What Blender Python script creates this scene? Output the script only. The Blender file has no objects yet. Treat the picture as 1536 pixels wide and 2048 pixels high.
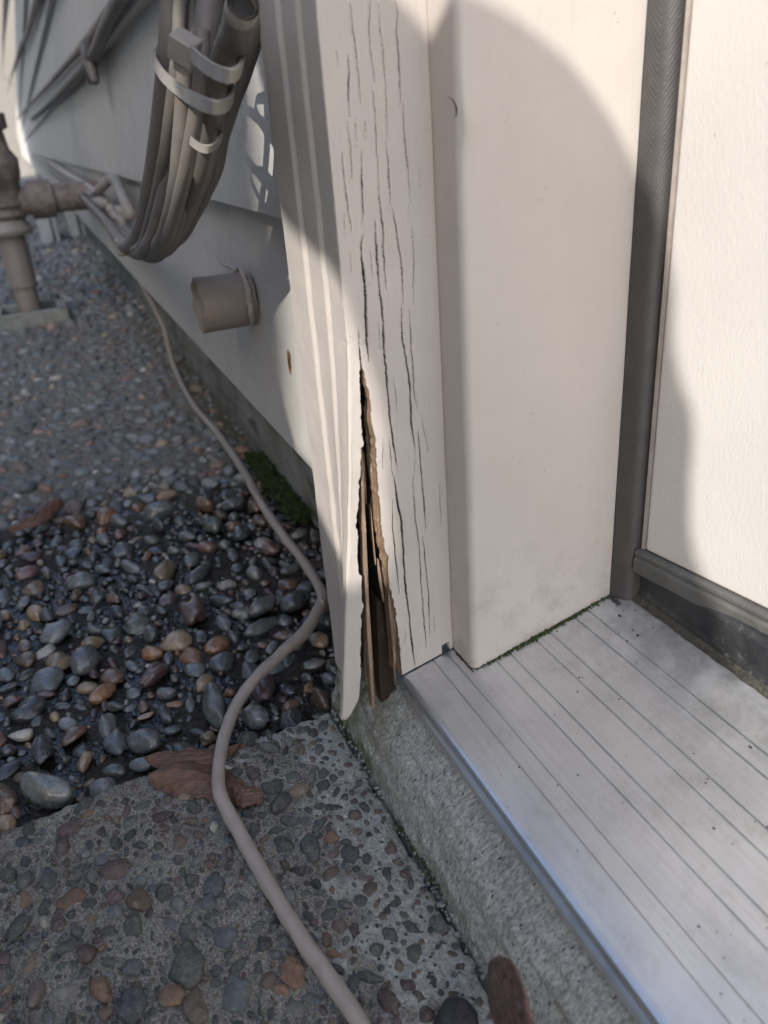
import bpy, math, random
import numpy as np
from mathutils import Vector, Matrix
random.seed(7); RNG = np.random.default_rng(11)
SC = bpy.context.scene
COL = SC.collection
V3 = lambda *a: np.array(a, float)

# ------------------------------------------------------------------ camera
# world: X along the house wall, Y into the building, Z up, metres; origin = outer corner of the sill nosing
RX = np.array([[0.38793355, 0.38264835, -0.83850331],
               [0.91891114, -0.23112714, 0.31966008],
               [-0.07148347, -0.8945169, -0.4412818]])
CAM = V3(0.27180765, -0.10624828, 0.22744648)
FPX = 1586.5
cam = bpy.data.cameras.new('camera'); co = bpy.data.objects.new('camera', cam); COL.objects.link(co)
m = Matrix.Identity(4)
for i in range(3):
    m[i][0] = RX[i, 0]; m[i][1] = -RX[i, 1]; m[i][2] = -RX[i, 2]; m[i][3] = CAM[i]
co.matrix_world = m
cam.sensor_fit = 'HORIZONTAL'; cam.sensor_width = 36; cam.lens = FPX / 1536 * 36
cam.clip_start = 0.01; cam.clip_end = 500
cam.dof.use_dof = True; cam.dof.focus_distance = 0.365; cam.dof.aperture_fstop = 16.0
SC.camera = co
SC.render.resolution_x = 768; SC.render.resolution_y = 1024

# ------------------------------------------------------------------ light
S = V3(.55, -.60, .57); S /= np.linalg.norm(S)          # towards the sun
U = np.cross([0, 0, 1], S); U /= np.linalg.norm(U); W = np.cross(S, U)
world = bpy.data.worlds.new('World'); SC.world = world; world.use_nodes = True
nt = world.node_tree; bg = nt.nodes['Background']
sky = nt.nodes.new('ShaderNodeTexSky'); sky.sky_type = 'NISHITA'; sky.sun_disc = False
sky.sun_elevation = math.asin(S[2]); sky.sun_rotation = math.atan2(S[0], S[1])
sky.air_density = 1.0; sky.dust_density = 2.0; sky.ozone_density = 1.0
nt.links.new(sky.outputs[0], bg.inputs[0]); bg.inputs[1].default_value = 0.15
sl = bpy.data.lights.new('sun', 'SUN'); so = bpy.data.objects.new('sun', sl); COL.objects.link(so)
sl.energy = 2.25; sl.angle = math.radians(0.6); sl.color = (1, .955, .885)
so.rotation_euler = Vector(S).to_track_quat('Z', 'Y').to_euler()
SC.view_settings.view_transform = 'Standard'; SC.view_settings.look = 'None'
SC.view_settings.exposure = 1.27; SC.view_settings.gamma = 1

# ------------------------------------------------------------------ helpers
def at(px, py, ax, v):
    """photograph pixel -> point on the world plane axis=v"""
    d = RX @ V3(px - 768, py - 1024, FPX); t = (v - CAM[ax]) / d[ax]
    return CAM + t * d
def tag(o, label=None, cat=None, group=None, kind=None):
    if label: o['label'] = label
    if cat: o['category'] = cat
    if group: o['group'] = group
    if kind: o['kind'] = kind
    return o
def empty(name, loc, label, cat, group=None):
    o = bpy.data.objects.new(name, None); o.empty_display_size = .02; COL.objects.link(o)
    o.location = Vector(loc); return tag(o, label, cat, group)
def link(name, me, mat=None, parent=None):
    o = bpy.data.objects.new(name, me); COL.objects.link(o)
    if mat: me.materials.append(mat)
    if parent is not None:
        o.parent = parent
        p = Vector((0, 0, 0)); q = parent
        while q: p += q.location; q = q.parent
        o.location = -p
    return o
def npmesh(name, V, F, smooth=True):
    """V (n,3); F: (m,k) int array of equal-sized polygons or list of them"""
    me = bpy.data.meshes.new(name)
    Fs = F if isinstance(F, list) else [F]
    loops = np.concatenate([f.ravel() for f in Fs]).astype(np.int32)
    tot = np.concatenate([np.full(len(f), f.shape[1]) for f in Fs]).astype(np.int32)
    st = np.concatenate([[0], np.cumsum(tot)[:-1]]).astype(np.int32)
    me.vertices.add(len(V)); me.vertices.foreach_set('co', np.asarray(V, np.float32).ravel())
    me.loops.add(len(loops)); me.loops.foreach_set('vertex_index', loops)
    me.polygons.add(len(tot)); me.polygons.foreach_set('loop_start', st); me.polygons.foreach_set('loop_total', tot)
    me.polygons.foreach_set('use_smooth', np.full(len(tot), smooth, bool))
    me.update(calc_edges=True); me.validate()
    return me
def attr(me, name, arr, typ='FLOAT'):
    a = me.attributes.new(name, typ, 'POINT')
    if typ == 'FLOAT': a.data.foreach_set('value', np.asarray(arr, np.float32))
    else: a.data.foreach_set('color', np.asarray(arr, np.float32).ravel())
def gridF(nu, nv, off=0, flip=False):
    i = np.arange(nu - 1)[:, None] * nv + np.arange(nv - 1)[None, :] + off
    q = np.stack([i, i + 1, i + nv + 1, i + nv], -1).reshape(-1, 4)
    return q[:, ::-1] if flip else q
class MB:
    """collects solids into one mesh"""
    def __init__(s): s.V = []; s.F = {}; s.n = 0
    def add(s, V, F):
        V = np.asarray(V, float)
        for f in (F if isinstance(F, list) else [F]):
            f = np.asarray(f); s.F.setdefault(f.shape[1], []).append(f + s.n)
        s.V.append(V); s.n += len(V); return s
    def box(s, a, b):
        a = np.minimum(a, b), np.maximum(a, b); lo, hi = a
        V = [(x, y, z) for x in (lo[0], hi[0]) for y in (lo[1], hi[1]) for z in (lo[2], hi[2])]
        return s.add(V, np.array([(0, 1, 3, 2), (4, 6, 7, 5), (0, 4, 5, 1), (2, 3, 7, 6), (0, 2, 6, 4), (1, 5, 7, 3)]))
    def prism(s, poly, p0, e1, e2, d0, d1, n=1, fn=None):
        """polygon (k,2) in plane e1,e2 swept from p0+d0 to p0+d1"""
        poly = np.asarray(poly, float); k = len(poly); rows = []
        for i in range(n + 1):
            d = np.asarray(d0) + (np.asarray(d1) - np.asarray(d0)) * i / n
            rows.append(np.asarray(p0) + d + poly[:, :1] * e1 + poly[:, 1:] * e2)
        V = np.concatenate(rows)
        if fn is not None: V = fn(V)
        j = np.arange(k); F = []
        for i in range(n):
            F.append(np.stack([i * k + j, i * k + (j + 1) % k, (i + 1) * k + (j + 1) % k, (i + 1) * k + j], -1))
        F = [np.concatenate(F), np.arange(k)[::-1][None], (np.arange(k) + n * k)[None]]
        return s.add(V, F)
    def tube(s, path, r, seg=16, caps=True, sec=None, up=None, sub=6, closed=False, jit=0):
        P = spline(np.asarray(path, float), sub, closed); n = len(P)
        R = np.interp(np.linspace(0, 1, n), np.linspace(0, 1, len(np.atleast_1d(r))), np.atleast_1d(r))
        T = np.gradient(P, axis=0)
        if closed: T = np.roll(P, -1, 0) - np.roll(P, 1, 0)
        T /= np.linalg.norm(T, axis=1)[:, None] + 1e-12
        A = np.zeros_like(P); a = np.cross(T[0], [0, 0, 1.]) if up is None else np.asarray(up, float)
        if np.linalg.norm(a) < 1e-3: a = V3(1, 0, 0)
        for i in range(n):
            if up is not None: a = np.asarray(up, float)
            a = a - T[i] * (a @ T[i]); a /= np.linalg.norm(a) + 1e-12; A[i] = a
        B = np.cross(T, A)
        if sec is None:
            th = np.arange(seg) / seg * 2 * np.pi; sec = np.stack([np.cos(th), np.sin(th)], -1)
        sec = np.asarray(sec, float); k = len(sec)
        rr = R[:, None, None]
        if jit: rr = rr * (1 + jit * smooth_noise(n, k))[:, :, None]
        V = P[:, None, :] + rr * (sec[None, :, :1] * A[:, None, :] + sec[None, :, 1:] * B[:, None, :])
        V = V.reshape(-1, 3); j = np.arange(k); F = []
        for i in range(n - (0 if closed else 1)):
            i2 = (i + 1) % n
            F.append(np.stack([i * k + j, i2 * k + j, i2 * k + (j + 1) % k, i * k + (j + 1) % k], -1))
        F = [np.concatenate(F)]
        if caps and not closed: F += [np.arange(k)[None], (np.arange(k) + (n - 1) * k)[::-1][None]]
        return s.add(V, F)
    def build(s, name, mat=None, parent=None, smooth=False, bevel=0, seg=2, auto=None):
        fs = [np.concatenate(v) for k, v in sorted(s.F.items())]
        me = npmesh(name, np.concatenate(s.V), fs, smooth)
        o = link(name, me, mat, parent)
        if auto is not None:
            sharp_by_angle(me, auto)
        if bevel:
            b = o.modifiers.new('b', 'BEVEL'); b.width = bevel; b.segments = seg; b.limit_method = 'ANGLE'; b.angle_limit = math.radians(35)
        return o
def sharp_by_angle(me, deg):
    import bmesh
    bm = bmesh.new(); bm.from_mesh(me); bm.normal_update()
    for e in bm.edges:
        if len(e.link_faces) == 2 and e.calc_face_angle(0) > math.radians(deg): e.smooth = False
    bm.to_mesh(me); bm.free()
def smooth_noise(n, k):
    a = RNG.normal(size=(n, k))
    for _ in range(2):
        a = (np.roll(a, 1, 1) + a + np.roll(a, -1, 1)) / 2
        a[1:-1] = (a[:-2] + a[1:-1] + a[2:]) / 2
    return a
def spline(P, sub, closed=False):
    n = len(P)
    if n < 3 or sub < 2: return P
    out = []
    for i in range(n if closed else n - 1):
        g = lambda j: P[j % n] if closed else P[min(max(j, 0), n - 1)]
        p0, p1, p2, p3 = g(i - 1), g(i), g(i + 1), g(i + 2)
        for t in np.arange(sub) / sub:
            out.append(.5 * (2 * p1 + (p2 - p0) * t + (2 * p0 - 5 * p1 + 4 * p2 - p3) * t * t + (3 * p1 - p0 - 3 * p2 + p3) * t ** 3))
    if not closed: out.append(P[-1])
    return np.array(out)
def vnoise(x, y, f, seed=0, octv=3):
    """value noise, vectorised"""
    r = np.random.default_rng(seed); T = r.random((256, 256)); o = 0; amp = 1; tot = 0
    for k in range(octv):
        X = x * f + 17.3 * k; Y = y * f + 9.1 * k
        xi = np.floor(X).astype(int); yi = np.floor(Y).astype(int); fx = X - xi; fy = Y - yi
        fx = fx * fx * (3 - 2 * fx); fy = fy * fy * (3 - 2 * fy)
        t = lambda a, b: T[a % 256, b % 256]
        o = o + amp * ((t(xi, yi) * (1 - fx) + t(xi + 1, yi) * fx) * (1 - fy) + (t(xi, yi + 1) * (1 - fx) + t(xi + 1, yi + 1) * fx) * fy)
        tot += amp; amp *= .5; f *= 2.03
    return o / tot
sstep = lambda a, b, x: (lambda t: t * t * (3 - 2 * t))(np.clip((x - a) / (b - a), 0, 1))

# ------------------------------------------------------------------ materials
class M:
    def __init__(s, name):
        s.m = bpy.data.materials.new(name); s.m.use_nodes = True; s.t = s.m.node_tree; s.N = s.t.nodes; s.L = s.t.links
        s.b = s.N['Principled BSDF']; s.co = s.N.new('ShaderNodeTexCoord').outputs['Object']
        s.hs = []
    def n(s, typ, **k):
        x = s.N.new(typ)
        for a, v in k.items(): setattr(x, a, v)
        return x
    def put(s, sock, v):
        if hasattr(v, 'is_output') or isinstance(v, bpy.types.NodeSocket): s.L.new(v, sock)
        elif isinstance(v, (tuple, list)) and len(v) == 3 and sock.type == 'RGBA': sock.default_value = (*v, 1)
        elif sock.type == 'RGBA' and isinstance(v, (int, float)): sock.default_value = (v, v, v, 1)
        else: sock.default_value = v
    def scale(s, v, rot=(0, 0, 0)):
        x = s.n('ShaderNodeMapping'); x.inputs['Scale'].default_value = v; x.inputs['Rotation'].default_value = rot
        s.L.new(s.co, x.inputs[0]); return x.outputs[0]
    def noise(s, sc, det=4, rough=.55, vec=None, dist=0):
        x = s.n('ShaderNodeTexNoise'); s.L.new(vec or s.co, x.inputs['Vector'])
        x.inputs['Scale'].default_value = sc; x.inputs['Detail'].default_value = det; x.inputs['Roughness'].default_value = rough
        x.inputs['Distortion'].default_value = dist
        return x.outputs['Fac']
    def voro(s, sc, feat='F1', vec=None, out='Distance', rnd=1):
        x = s.n('ShaderNodeTexVoronoi', feature=feat); s.L.new(vec or s.co, x.inputs['Vector'])
        x.inputs['Scale'].default_value = sc; x.inputs['Randomness'].default_value = rnd
        return x.outputs[out]
    def ramp(s, fac, *st):
        x = s.n('ShaderNodeValToRGB'); s.L.new(fac, x.inputs[0]); e = x.color_ramp.elements
        while len(e) < len(st): e.new(.5)
        for i, (p, c) in enumerate(st):
            e[i].position = p; e[i].color = (c, c, c, 1) if not isinstance(c, tuple) else (*c, 1)
        return x.outputs[0]
    def mix(s, f, a, b, mode='MIX'):
        x = s.n('ShaderNodeMix', data_type='RGBA', blend_type=mode)
        s.put(x.inputs[0], f); s.put(x.inputs[6], a); s.put(x.inputs[7], b); return x.outputs[2]
    def math(s, op, a, b=0.):
        x = s.n('ShaderNodeMath', operation=op); s.put(x.inputs[0], a); s.put(x.inputs[1], b); return x.outputs[0]
    def attr(s, name, out='Fac'):
        x = s.n('ShaderNodeAttribute'); x.attribute_name = name; return x.outputs[out]
    def sep(s, v):
        x = s.n('ShaderNodeSeparateXYZ'); s.L.new(v, x.inputs[0]); return x.outputs
    def bump(s, h, dist, st=1.):
        s.hs.append((h, dist, st))
    def done(s, color, rough=.5, metal=0, spec=.5, coat=0, sss=0):
        s.put(s.b.inputs['Base Color'], color); s.put(s.b.inputs['Roughness'], rough); s.put(s.b.inputs['Metallic'], metal)
        s.put(s.b.inputs['Specular IOR Level'], spec)
        if coat: s.put(s.b.inputs['Coat Weight'], coat); s.b.inputs['Coat Roughness'].default_value = .08
        prev = None
        for h, d, st in s.hs:
            x = s.n('ShaderNodeBump'); x.inputs['Distance'].default_value = d; x.inputs['Strength'].default_value = st
            s.L.new(h, x.inputs['Height'])
            if prev: s.L.new(prev, x.inputs['Normal'])
            prev = x.outputs[0]
        if prev: s.L.new(prev, s.b.inputs['Normal'])
        return s.m
def m_paint(name, col, rough=.45, grain=None, specks=.5, dirt=.25, bump=.00012, bscale=900, brush=False):
    k = M(name)
    a = k.noise(14, 4); b = k.noise(90, 3)
    c = k.mix(k.ramp(a, (.3, 0.), (.75, 1.)), tuple(x * .93 for x in col), tuple(min(1, x * 1.05) for x in col))
    if dirt:
        d = k.ramp(k.noise(38, 6, .7), (.55, 0.), (.8, 1.))
        c = k.mix(k.math('MULTIPLY', d, dirt), c, tuple(x * .72 for x in col))
    if specks:
        v = k.voro(330, 'F1'); sp = k.ramp(v, (.05, 1.), (.09, 0.)); g = k.ramp(k.noise(170, 1), (.60, 0.), (.64, 1.))
        c = k.mix(k.math('MULTIPLY', k.math('MULTIPLY', sp, g), specks), c, (.07, .055, .04))
    if brush:
        zz = k.sep(k.co)[2]; m_ = k.math('MULTIPLY', k.ramp(zz, (.012, 1.), (.085, 0.)), k.ramp(k.noise(70, 6, .75), (.48, 0.), (.68, .55)))
        c = k.mix(m_, c, (.27, .23, .19)); k.bump(k.noise(300, 4, .6, vec=k.scale((1, 1, .05))), .00022, .7); k.bump(k.noise(45, 3), .0009, .5)
        c = k.mix(k.ramp(k.noise(300, 3, .6, vec=k.scale((1, 1, .05))), (.4, 0.), (.8, .2)), c, tuple(x * .86 for x in col))
    k.bump(k.noise(bscale, 3), bump, .6)
    k.bump(k.noise(120, 2), bump * 3, .5)
    if grain: k.bump(k.noise(60, 4, .6, vec=k.scale(grain)), .0004, .5)
    return k.done(c, k.ramp(b, (.3, rough - .07), (.7, rough + .08)))

C_PAINT = (.50, .45, .405)
MAT = {}
MAT['jamb'] = m_paint('jamb_paint', (.515, .465, .42), .42, specks=1., dirt=.3, brush=True)
MAT['casing'] = m_paint('casing_paint', C_PAINT, .45, grain=(14, 14, .5), specks=.3)
MAT['siding'] = m_paint('siding_paint', (.50, .475, .44), .5, grain=(.3, 6, 6), specks=.5, dirt=.5)
MAT['cable'] = m_paint('painted_cable', (.15, .132, .118), .5, specks=.35, dirt=.6, bump=.0002)
MAT['coax'] = m_paint('weathered_cable', (.33, .28, .24), .55, specks=1., dirt=1., bump=.0003, bscale=700)
MAT['tie'] = m_paint('painted_tie', (.29, .26, .23), .42, specks=0, dirt=.2)
MAT['pipe'] = m_paint('painted_pipe', (.27, .225, .195), .5, specks=.3, dirt=.5)

k = M('rot_casing')                                   # painted face; cracks tinted near-black, their shade put into the colour
wm = k.attr('wood'); base = k.mix(k.ramp(k.noise(20, 3), (.3, 0.), (.7, 1.)), (.475, .425, .38), (.535, .48, .435))
v = k.voro(260, 'F1'); sp = k.math('MULTIPLY', k.ramp(v, (.05, 1.), (.1, 0.)), k.ramp(k.noise(150, 1), (.6, 0.), (.65, 1.)))
base = k.mix(k.math('MULTIPLY', sp, .7), base, (.08, .06, .045))
g = k.noise(240, 6, .7, vec=k.scale((1, 1, .05)))
wood = k.mix(k.ramp(g, (.3, 0.), (.7, 1.)), (.007, .005, .004), (.035, .023, .016))  # near-black wood tone standing in for shade down the cracks
k.bump(g, .0010, .5); k.bump(k.noise(1000, 2), .0001, .6)
MAT['rot'] = k.done(k.mix(wm, base, wood), .5)
def m_wood(name, a, b, c, sc=260):
    k = M(name); g = k.noise(sc, 7, .75, vec=k.scale((1, 1, .045))); g2 = k.noise(sc * 3, 4, .7, vec=k.scale((1, 1, .12)))
    col = k.mix(k.ramp(g, (.3, 0.), (.65, 1.)), a, b); col = k.mix(k.ramp(g2, (.55, 0.), (.75, 1.)), col, c)
    k.bump(g, .0015, .8); k.bump(g2, .0006, .6)
    return k.done(col, .8, spec=.2)
MAT['wood'] = m_wood('raw_wood', (.10, .065, .042), (.28, .19, .125), (.42, .34, .26))
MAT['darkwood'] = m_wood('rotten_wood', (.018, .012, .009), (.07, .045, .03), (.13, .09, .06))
MAT['palewood'] = m_wood('splinter_wood', (.17, .11, .075), (.36, .26, .19), (.55, .50, .43))

k = M('old_concrete')
c = k.mix(k.ramp(k.noise(26, 5, .65), (.3, 0.), (.7, 1.)), (.38, .375, .335), (.60, .60, .56))
fine = k.noise(900, 5, .75, vec=k.scale((1, .5, .45))); c = k.mix(k.ramp(fine, (.34, 0.), (.60, 1.)), (.14, .14, .13), c)
pit = k.ramp(k.voro(420, vec=k.scale((1, .45, .4))), (.13, 1.), (.2, 0.)); pm = k.ramp(k.noise(300, 2), (.48, 0.), (.55, 1.)); pit = k.math('MULTIPLY', pit, pm)
c = k.mix(k.math('MULTIPLY', pit, .85), c, (.035, .035, .035))
gr = k.attr('green'); gm = k.math('MULTIPLY', gr, k.ramp(k.noise(120, 5, .7), (.35, 0.), (.6, 1.)))
c = k.mix(gm, c, (.115, .115, .055))
k.bump(fine, .0008, .8); k.bump(k.math('SUBTRACT', 1., pit), .0008, .8); k.bump(k.noise(200, 3), .001, .4)
MAT['concrete'] = k.done(c, .85, spec=.25)

k = M('foundation_concrete')
c = k.mix(k.ramp(k.noise(18, 6, .7), (.35, 0.), (.65, 1.)), (.13, .135, .115), (.25, .255, .235))
c = k.mix(k.ramp(k.noise(40, 5, .7, vec=k.scale((.4, 1, 1.6))), (.55, 0.), (.66, 1.)), c, (.075, .085, .07))
k.bump(k.noise(300, 5), .001, .6); MAT['foundation'] = k.done(c, .85, spec=.25)

k = M('slab_matrix')
sand = k.noise(1100, 5, .85); sv = k.voro(750, out='Color'); sd = k.voro(750)
c = k.mix(k.ramp(sand, (.42, 0.), (.58, 1.)), (.085, .073, .056), (.64, .575, .465))
hs = k.n('ShaderNodeHueSaturation'); k.L.new(sv, hs.inputs['Color']); hs.inputs['Saturation'].default_value = .35; hs.inputs['Value'].default_value = .36
c = k.mix(k.ramp(sd, (.25, .75), (.5, .2)), c, hs.outputs[0])
c = k.mix(k.ramp(k.noise(35, 4), (.4, 0.), (.7, .35)), c, (.07, .06, .05))
lm = k.attr('lime'); pale = k.mix(k.ramp(k.noise(700, 5, .75), (.35, 0.), (.6, 1.)), (.27, .265, .235), (.60, .595, .54))
pale = k.mix(k.math('MULTIPLY', k.ramp(k.voro(300), (.16, 1.), (.24, 0.)), k.ramp(k.noise(160, 2), (.45, 0.), (.52, 1.))), pale, (.04, .04, .042))
c = k.mix(lm, c, pale)
gm = k.math('MULTIPLY', k.attr('green'), k.ramp(k.noise(150, 5, .7), (.35, 0.), (.6, 1.))); c = k.mix(gm, c, (.13, .125, .06))
wet = k.attr('wet'); c = k.mix(wet, c, k.mix(k.ramp(k.noise(500, 4, .7), (.35, 0.), (.7, 1.)), (.008, .0065, .005), (.075, .062, .05)))
k.bump(sand, .0016, 1.); k.bump(sd, .0012, .7); k.bump(k.noise(350, 4), .002, .8)
MAT['slab'] = k.done(c, k.mix(wet, .85, .22), spec=.4)

def m_pebble(name, rough, spec, mul=1., coat=0., film=False):
    k = M(name); a = k.attr('col', 'Color')
    n1 = k.ramp(k.noise(420, 5, .7), (.3, .6), (.7, 1.25)); c = k.mix(1., a, n1, 'MULTIPLY')
    c = k.mix(k.ramp(k.noise(160, 5, .7), (.62, 0.), (.74, .45)), c, (.30, .27, .23))
    if film: c = k.mix(k.math('MULTIPLY', k.ramp(k.noise(600, 6, .85), (.47, 0.), (.57, .85)), k.ramp(k.noise(90, 3), (.4, .1), (.6, 1.))), c, (.16, .145, .115))
    k.bump(k.noise(900, 4), .0003 if coat else .0011, .85)
    return k.done(c, k.ramp(k.noise(120, 3), (.3, rough * .7), (.7, min(1, rough * 1.5))), spec=spec, coat=coat)
MAT['peb_slab'] = m_pebble('slab_pebble', .7, .35, film=True)
MAT['peb_dry'] = m_pebble('dry_pebble', .62, .4)
MAT['peb_wet'] = m_pebble('wet_pebble', .25, .5, coat=.6)

k = M('water'); k.bump(k.noise(110, 3), .0045, .8); k.bump(k.noise(420, 2), .0010, .6); MAT['water'] = k.done((.010, .009, .007), .04, spec=.6)

k = M('aluminium')
st = k.noise(900, 4, .6, vec=k.scale((.012, 1, 1))); big = k.noise(22, 5, .65)
c = k.mix(k.ramp(big, (.35, 0.), (.7, 1.)), (.60, .615, .63), (.73, .745, .76))
d = k.ramp(k.noise(55, 6, .72), (.5, 0.), (.72, 1.)); c = k.mix(k.math('MULTIPLY', d, .4), c, (.36, .35, .33)); c = k.mix(k.ramp(st, (.35, .22), (.6, 0.)), c, (.42, .42, .42))
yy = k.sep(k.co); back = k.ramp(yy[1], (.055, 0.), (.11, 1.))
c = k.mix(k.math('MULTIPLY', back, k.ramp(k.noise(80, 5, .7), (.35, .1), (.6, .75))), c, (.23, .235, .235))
spk = k.math('MULTIPLY', k.ramp(k.voro(260), (.05, 1.), (.09, 0.)), k.ramp(k.noise(140, 1), (.55, 0.), (.6, 1.)))
c = k.mix(k.math('MULTIPLY', spk, .8), c, (.06, .05, .04))
k.bump(st, .00010, .4)
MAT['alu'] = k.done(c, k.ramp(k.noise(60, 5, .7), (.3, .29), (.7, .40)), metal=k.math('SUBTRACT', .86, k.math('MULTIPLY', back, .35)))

k = M('door_paint')
tex = k.noise(620, 3, .5, vec=k.scale((1.5, 1.5, .7)))
c = k.mix(k.ramp(k.noise(12, 3), (.3, 0.), (.7, 1.)), (.49, .465, .44), (.54, .515, .485)); 
spk = k.math('MULTIPLY', k.ramp(k.voro(120), (.035, 1.), (.06, 0.)), k.ramp(k.noise(70, 1), (.6, 0.), (.66, 1.)))
c = k.mix(k.math('MULTIPLY', spk, .6), c, (.2, .16, .13))
k.bump(tex, .0003, .7); MAT['door'] = k.done(c, .42)

def m_rubber(name, a, b, rough=.5, dust=.4, ch=False):
    k = M(name); c = k.mix(k.ramp(k.noise(60, 5, .7), (.4, 0.), (.75, 1.)), a, b)
    du = k.math('MULTIPLY', k.ramp(k.noise(300, 6, .8), (.55, 0.), (.75, 1.)), k.ramp(k.noise(30, 3), (.45, 0.), (.65, 1.)))
    c = k.mix(k.math('MULTIPLY', du, dust), c, (.30, .30, .25)); k.bump(k.noise(900, 3), .0002, .6)
    if ch:   # fine chevron emboss
        s = k.sep(k.co); ax = k.math('ABSOLUTE', k.math('SUBTRACT', k.math('ADD', s[0], s[1]), .1246))
        wv = k.math('SINE', k.math('MULTIPLY', k.math('SUBTRACT', s[2], k.math('MULTIPLY', ax, 1.1)), 2 * math.pi / .0021), 0.)
        k.bump(wv, .00006, .5)
        c = k.mix(k.ramp(k.math('MULTIPLY', wv, 1.), (0., 0.), (1., .16)), c, (.15, .14, .135))
    return k.done(c, rough)
MAT['strip'] = m_rubber('weatherstrip_vinyl', (.050, .046, .045), (.068, .063, .061), .45, .12, True)
MAT['sweep'] = m_rubber('sweep_rubber', (.075, .076, .072), (.125, .125, .117), .5, .6)
MAT['black'] = m_rubber('black_gasket', (.022, .023, .026), (.05, .05, .052), .4, .9)
def m_plain(name, a, b, sc=80, rough=.7, bump=.0005, metal=0):
    k = M(name); n = k.noise(sc, 5, .7); k.bump(n, bump, .7)
    return k.done(k.mix(k.ramp(n, (.35, 0.), (.65, 1.)), a, b), rough, metal)
MAT['dark'] = m_plain('cavity_shade', (.006, .005, .004), (.012, .01, .008))  # near-black colour that stands in for shade inside hollows
MAT['moss'] = m_plain('moss', (.012, .020, .006), (.05, .085, .018), 900, .9)
MAT['dirt'] = m_plain('dirt', (.025, .024, .02), (.075, .072, .058), 700, .95)
MAT['caulk'] = m_plain('caulk', (.30, .26, .23), (.38, .34, .30), 120, .6)
MAT['flake'] = m_plain('paint_chip', (.60, .56, .50), (.68, .64, .58), 200, .5)
MAT['rust'] = m_plain('rust', (.10, .035, .012), (.30, .12, .04), 500, .9)
MAT['galv'] = m_plain('rusty_fitting', (.13, .095, .08), (.26, .215, .185), 60, .6)
MAT['block'] = m_plain('pale_block', (.42, .44, .44), (.55, .56, .55), 60, .8)
MAT['plate'] = m_plain('concrete_collar', (.20, .20, .18), (.32, .32, .29), 60, .9)
MAT['cloth'] = m_plain('dark_cloth', (.03, .035, .05), (.05, .055, .07), 200, .9)
MAT['skin'] = m_plain('skin', (.45, .28, .2), (.5, .32, .24), 60, .5)
MAT['timber'] = m_plain('shade_fence_timber', (.22, .21, .20), (.32, .31, .29), 20, .8)
MAT['farwall'] = m_plain('far_stucco', (.20, .185, .165), (.26, .24, .215), 30, .8)
k = M('dry_leaf'); g = k.noise(420, 5, .65, vec=k.scale((1, .3, 1))); c = k.mix(k.ramp(g, (.3, 0.), (.7, 1.)), (.045, .024, .016), (.16, .078, .048))
c = k.mix(k.ramp(k.noise(70, 4), (.58, 0.), (.72, .6)), c, (.17, .085, .04)); vn = k.n('ShaderNodeTexWave', wave_type='BANDS', bands_direction='X'); k.L.new(k.scale((1, .6, 1), (0, 0, .5)), vn.inputs['Vector']); vn.inputs['Scale'].default_value = 300; vn.inputs['Distortion'].default_value = 6; vn.inputs['Detail'].default_value = 3
c = k.mix(k.ramp(vn.outputs['Fac'], (.6, 0.), (1., .22)), c, (.21, .12, .08)); k.bump(vn.outputs['Fac'], .0002, .5); k.bump(g, .0003, .6)
MAT['leaf'] = k.done(c, .55)
k = M('maple_key'); g = k.noise(900, 5, .65, vec=k.scale((.15, 1, 1), (0, 0, -.3))); c = k.mix(k.ramp(g, (.38, 0.), (.62, 1.)), (.045, .022, .017), (.27, .155, .12))
k.bump(g, .0012, .9); MAT['key'] = k.done(c, .5)

# ------------------------------------------------------------------ ground
ZG = -.056
def joint_x(y): return -.058 + (y < -.11) * (-(y + .11)) * .1 + (vnoise(y, y * 0, 120, 5) - .5) * .006
def ground(name, xs, ys, label=None):
    X, Y = np.meshgrid(xs, ys, indexing='ij')
    jx = joint_x(Y); w = 1 - sstep(-.004, .001, X - jx)              # 1 = wet pebbly strip
    far = sstep(-.34, -.50, X)
    n1 = vnoise(X, Y, 60, 1) - .5; n2 = vnoise(X, Y, 300, 2) - .5
    Z = ZG + n1 * .0016 + n2 * .0020
    Z = Z - w * (.0085 - far * .006) + w * (1 - far) * (vnoise(X, Y, 45, 3) - .5) * .009
    # slab edge broken along the crack by the footing
    edge = -.0196 + (vnoise(X, X * 0, 150, 8) - .5) * .0045 + (vnoise(X, X * 0, 700, 9) - .5) * .0012
    dY = Y - edge
    Z = np.where((X > -.07), Z - sstep(-.0012, .0008, dY) * .018 * (X > -.062), Z)
    me = npmesh(name, np.stack([X, Y, Z], -1).reshape(-1, 3), gridF(len(xs), len(ys)))
    # pale mortar smear close to the crack
    dist = edge - Y
    wdt = .024 + .022 * vnoise(X, X * 0, 25, 21) + .014 * sstep(-.03, -.055, X) + .018 * sstep(.03, .10, X)
    ln = vnoise(X, Y, 140, 22, 4)
    lime = sstep(0, .25, (1 - dist / wdt) + (ln - .5) * 1.9 - .05) * (1 - w)
    l2 = sstep(.0, .1, .010 - np.abs(X + .052) + (ln - .5) * .03) * (Y < -.07) * (Y > -.105) * (1 - w)
    attr(me, 'lime', np.clip(lime + l2 * .8, 0, 1).ravel()); attr(me, 'wet', (w * (1 - .75 * far)).ravel())
    gr = sstep(.010, .0, dist) * (1 - w) * (vnoise(X, Y, 50, 31) * 1.2)
    gr = np.maximum(gr, w * sstep(.03, .012, np.abs(Y - .036)) * .9)
    attr(me, 'green', np.clip(gr, 0, 1).ravel())
    o = link(name, me, MAT['slab']); o['kind'] = 'structure'
    if label: o['label'] = label
    return o
ground('ground', np.arange(-.62, .26, .0016), np.arange(-.30, .062, .0016))
g = MB()
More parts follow.
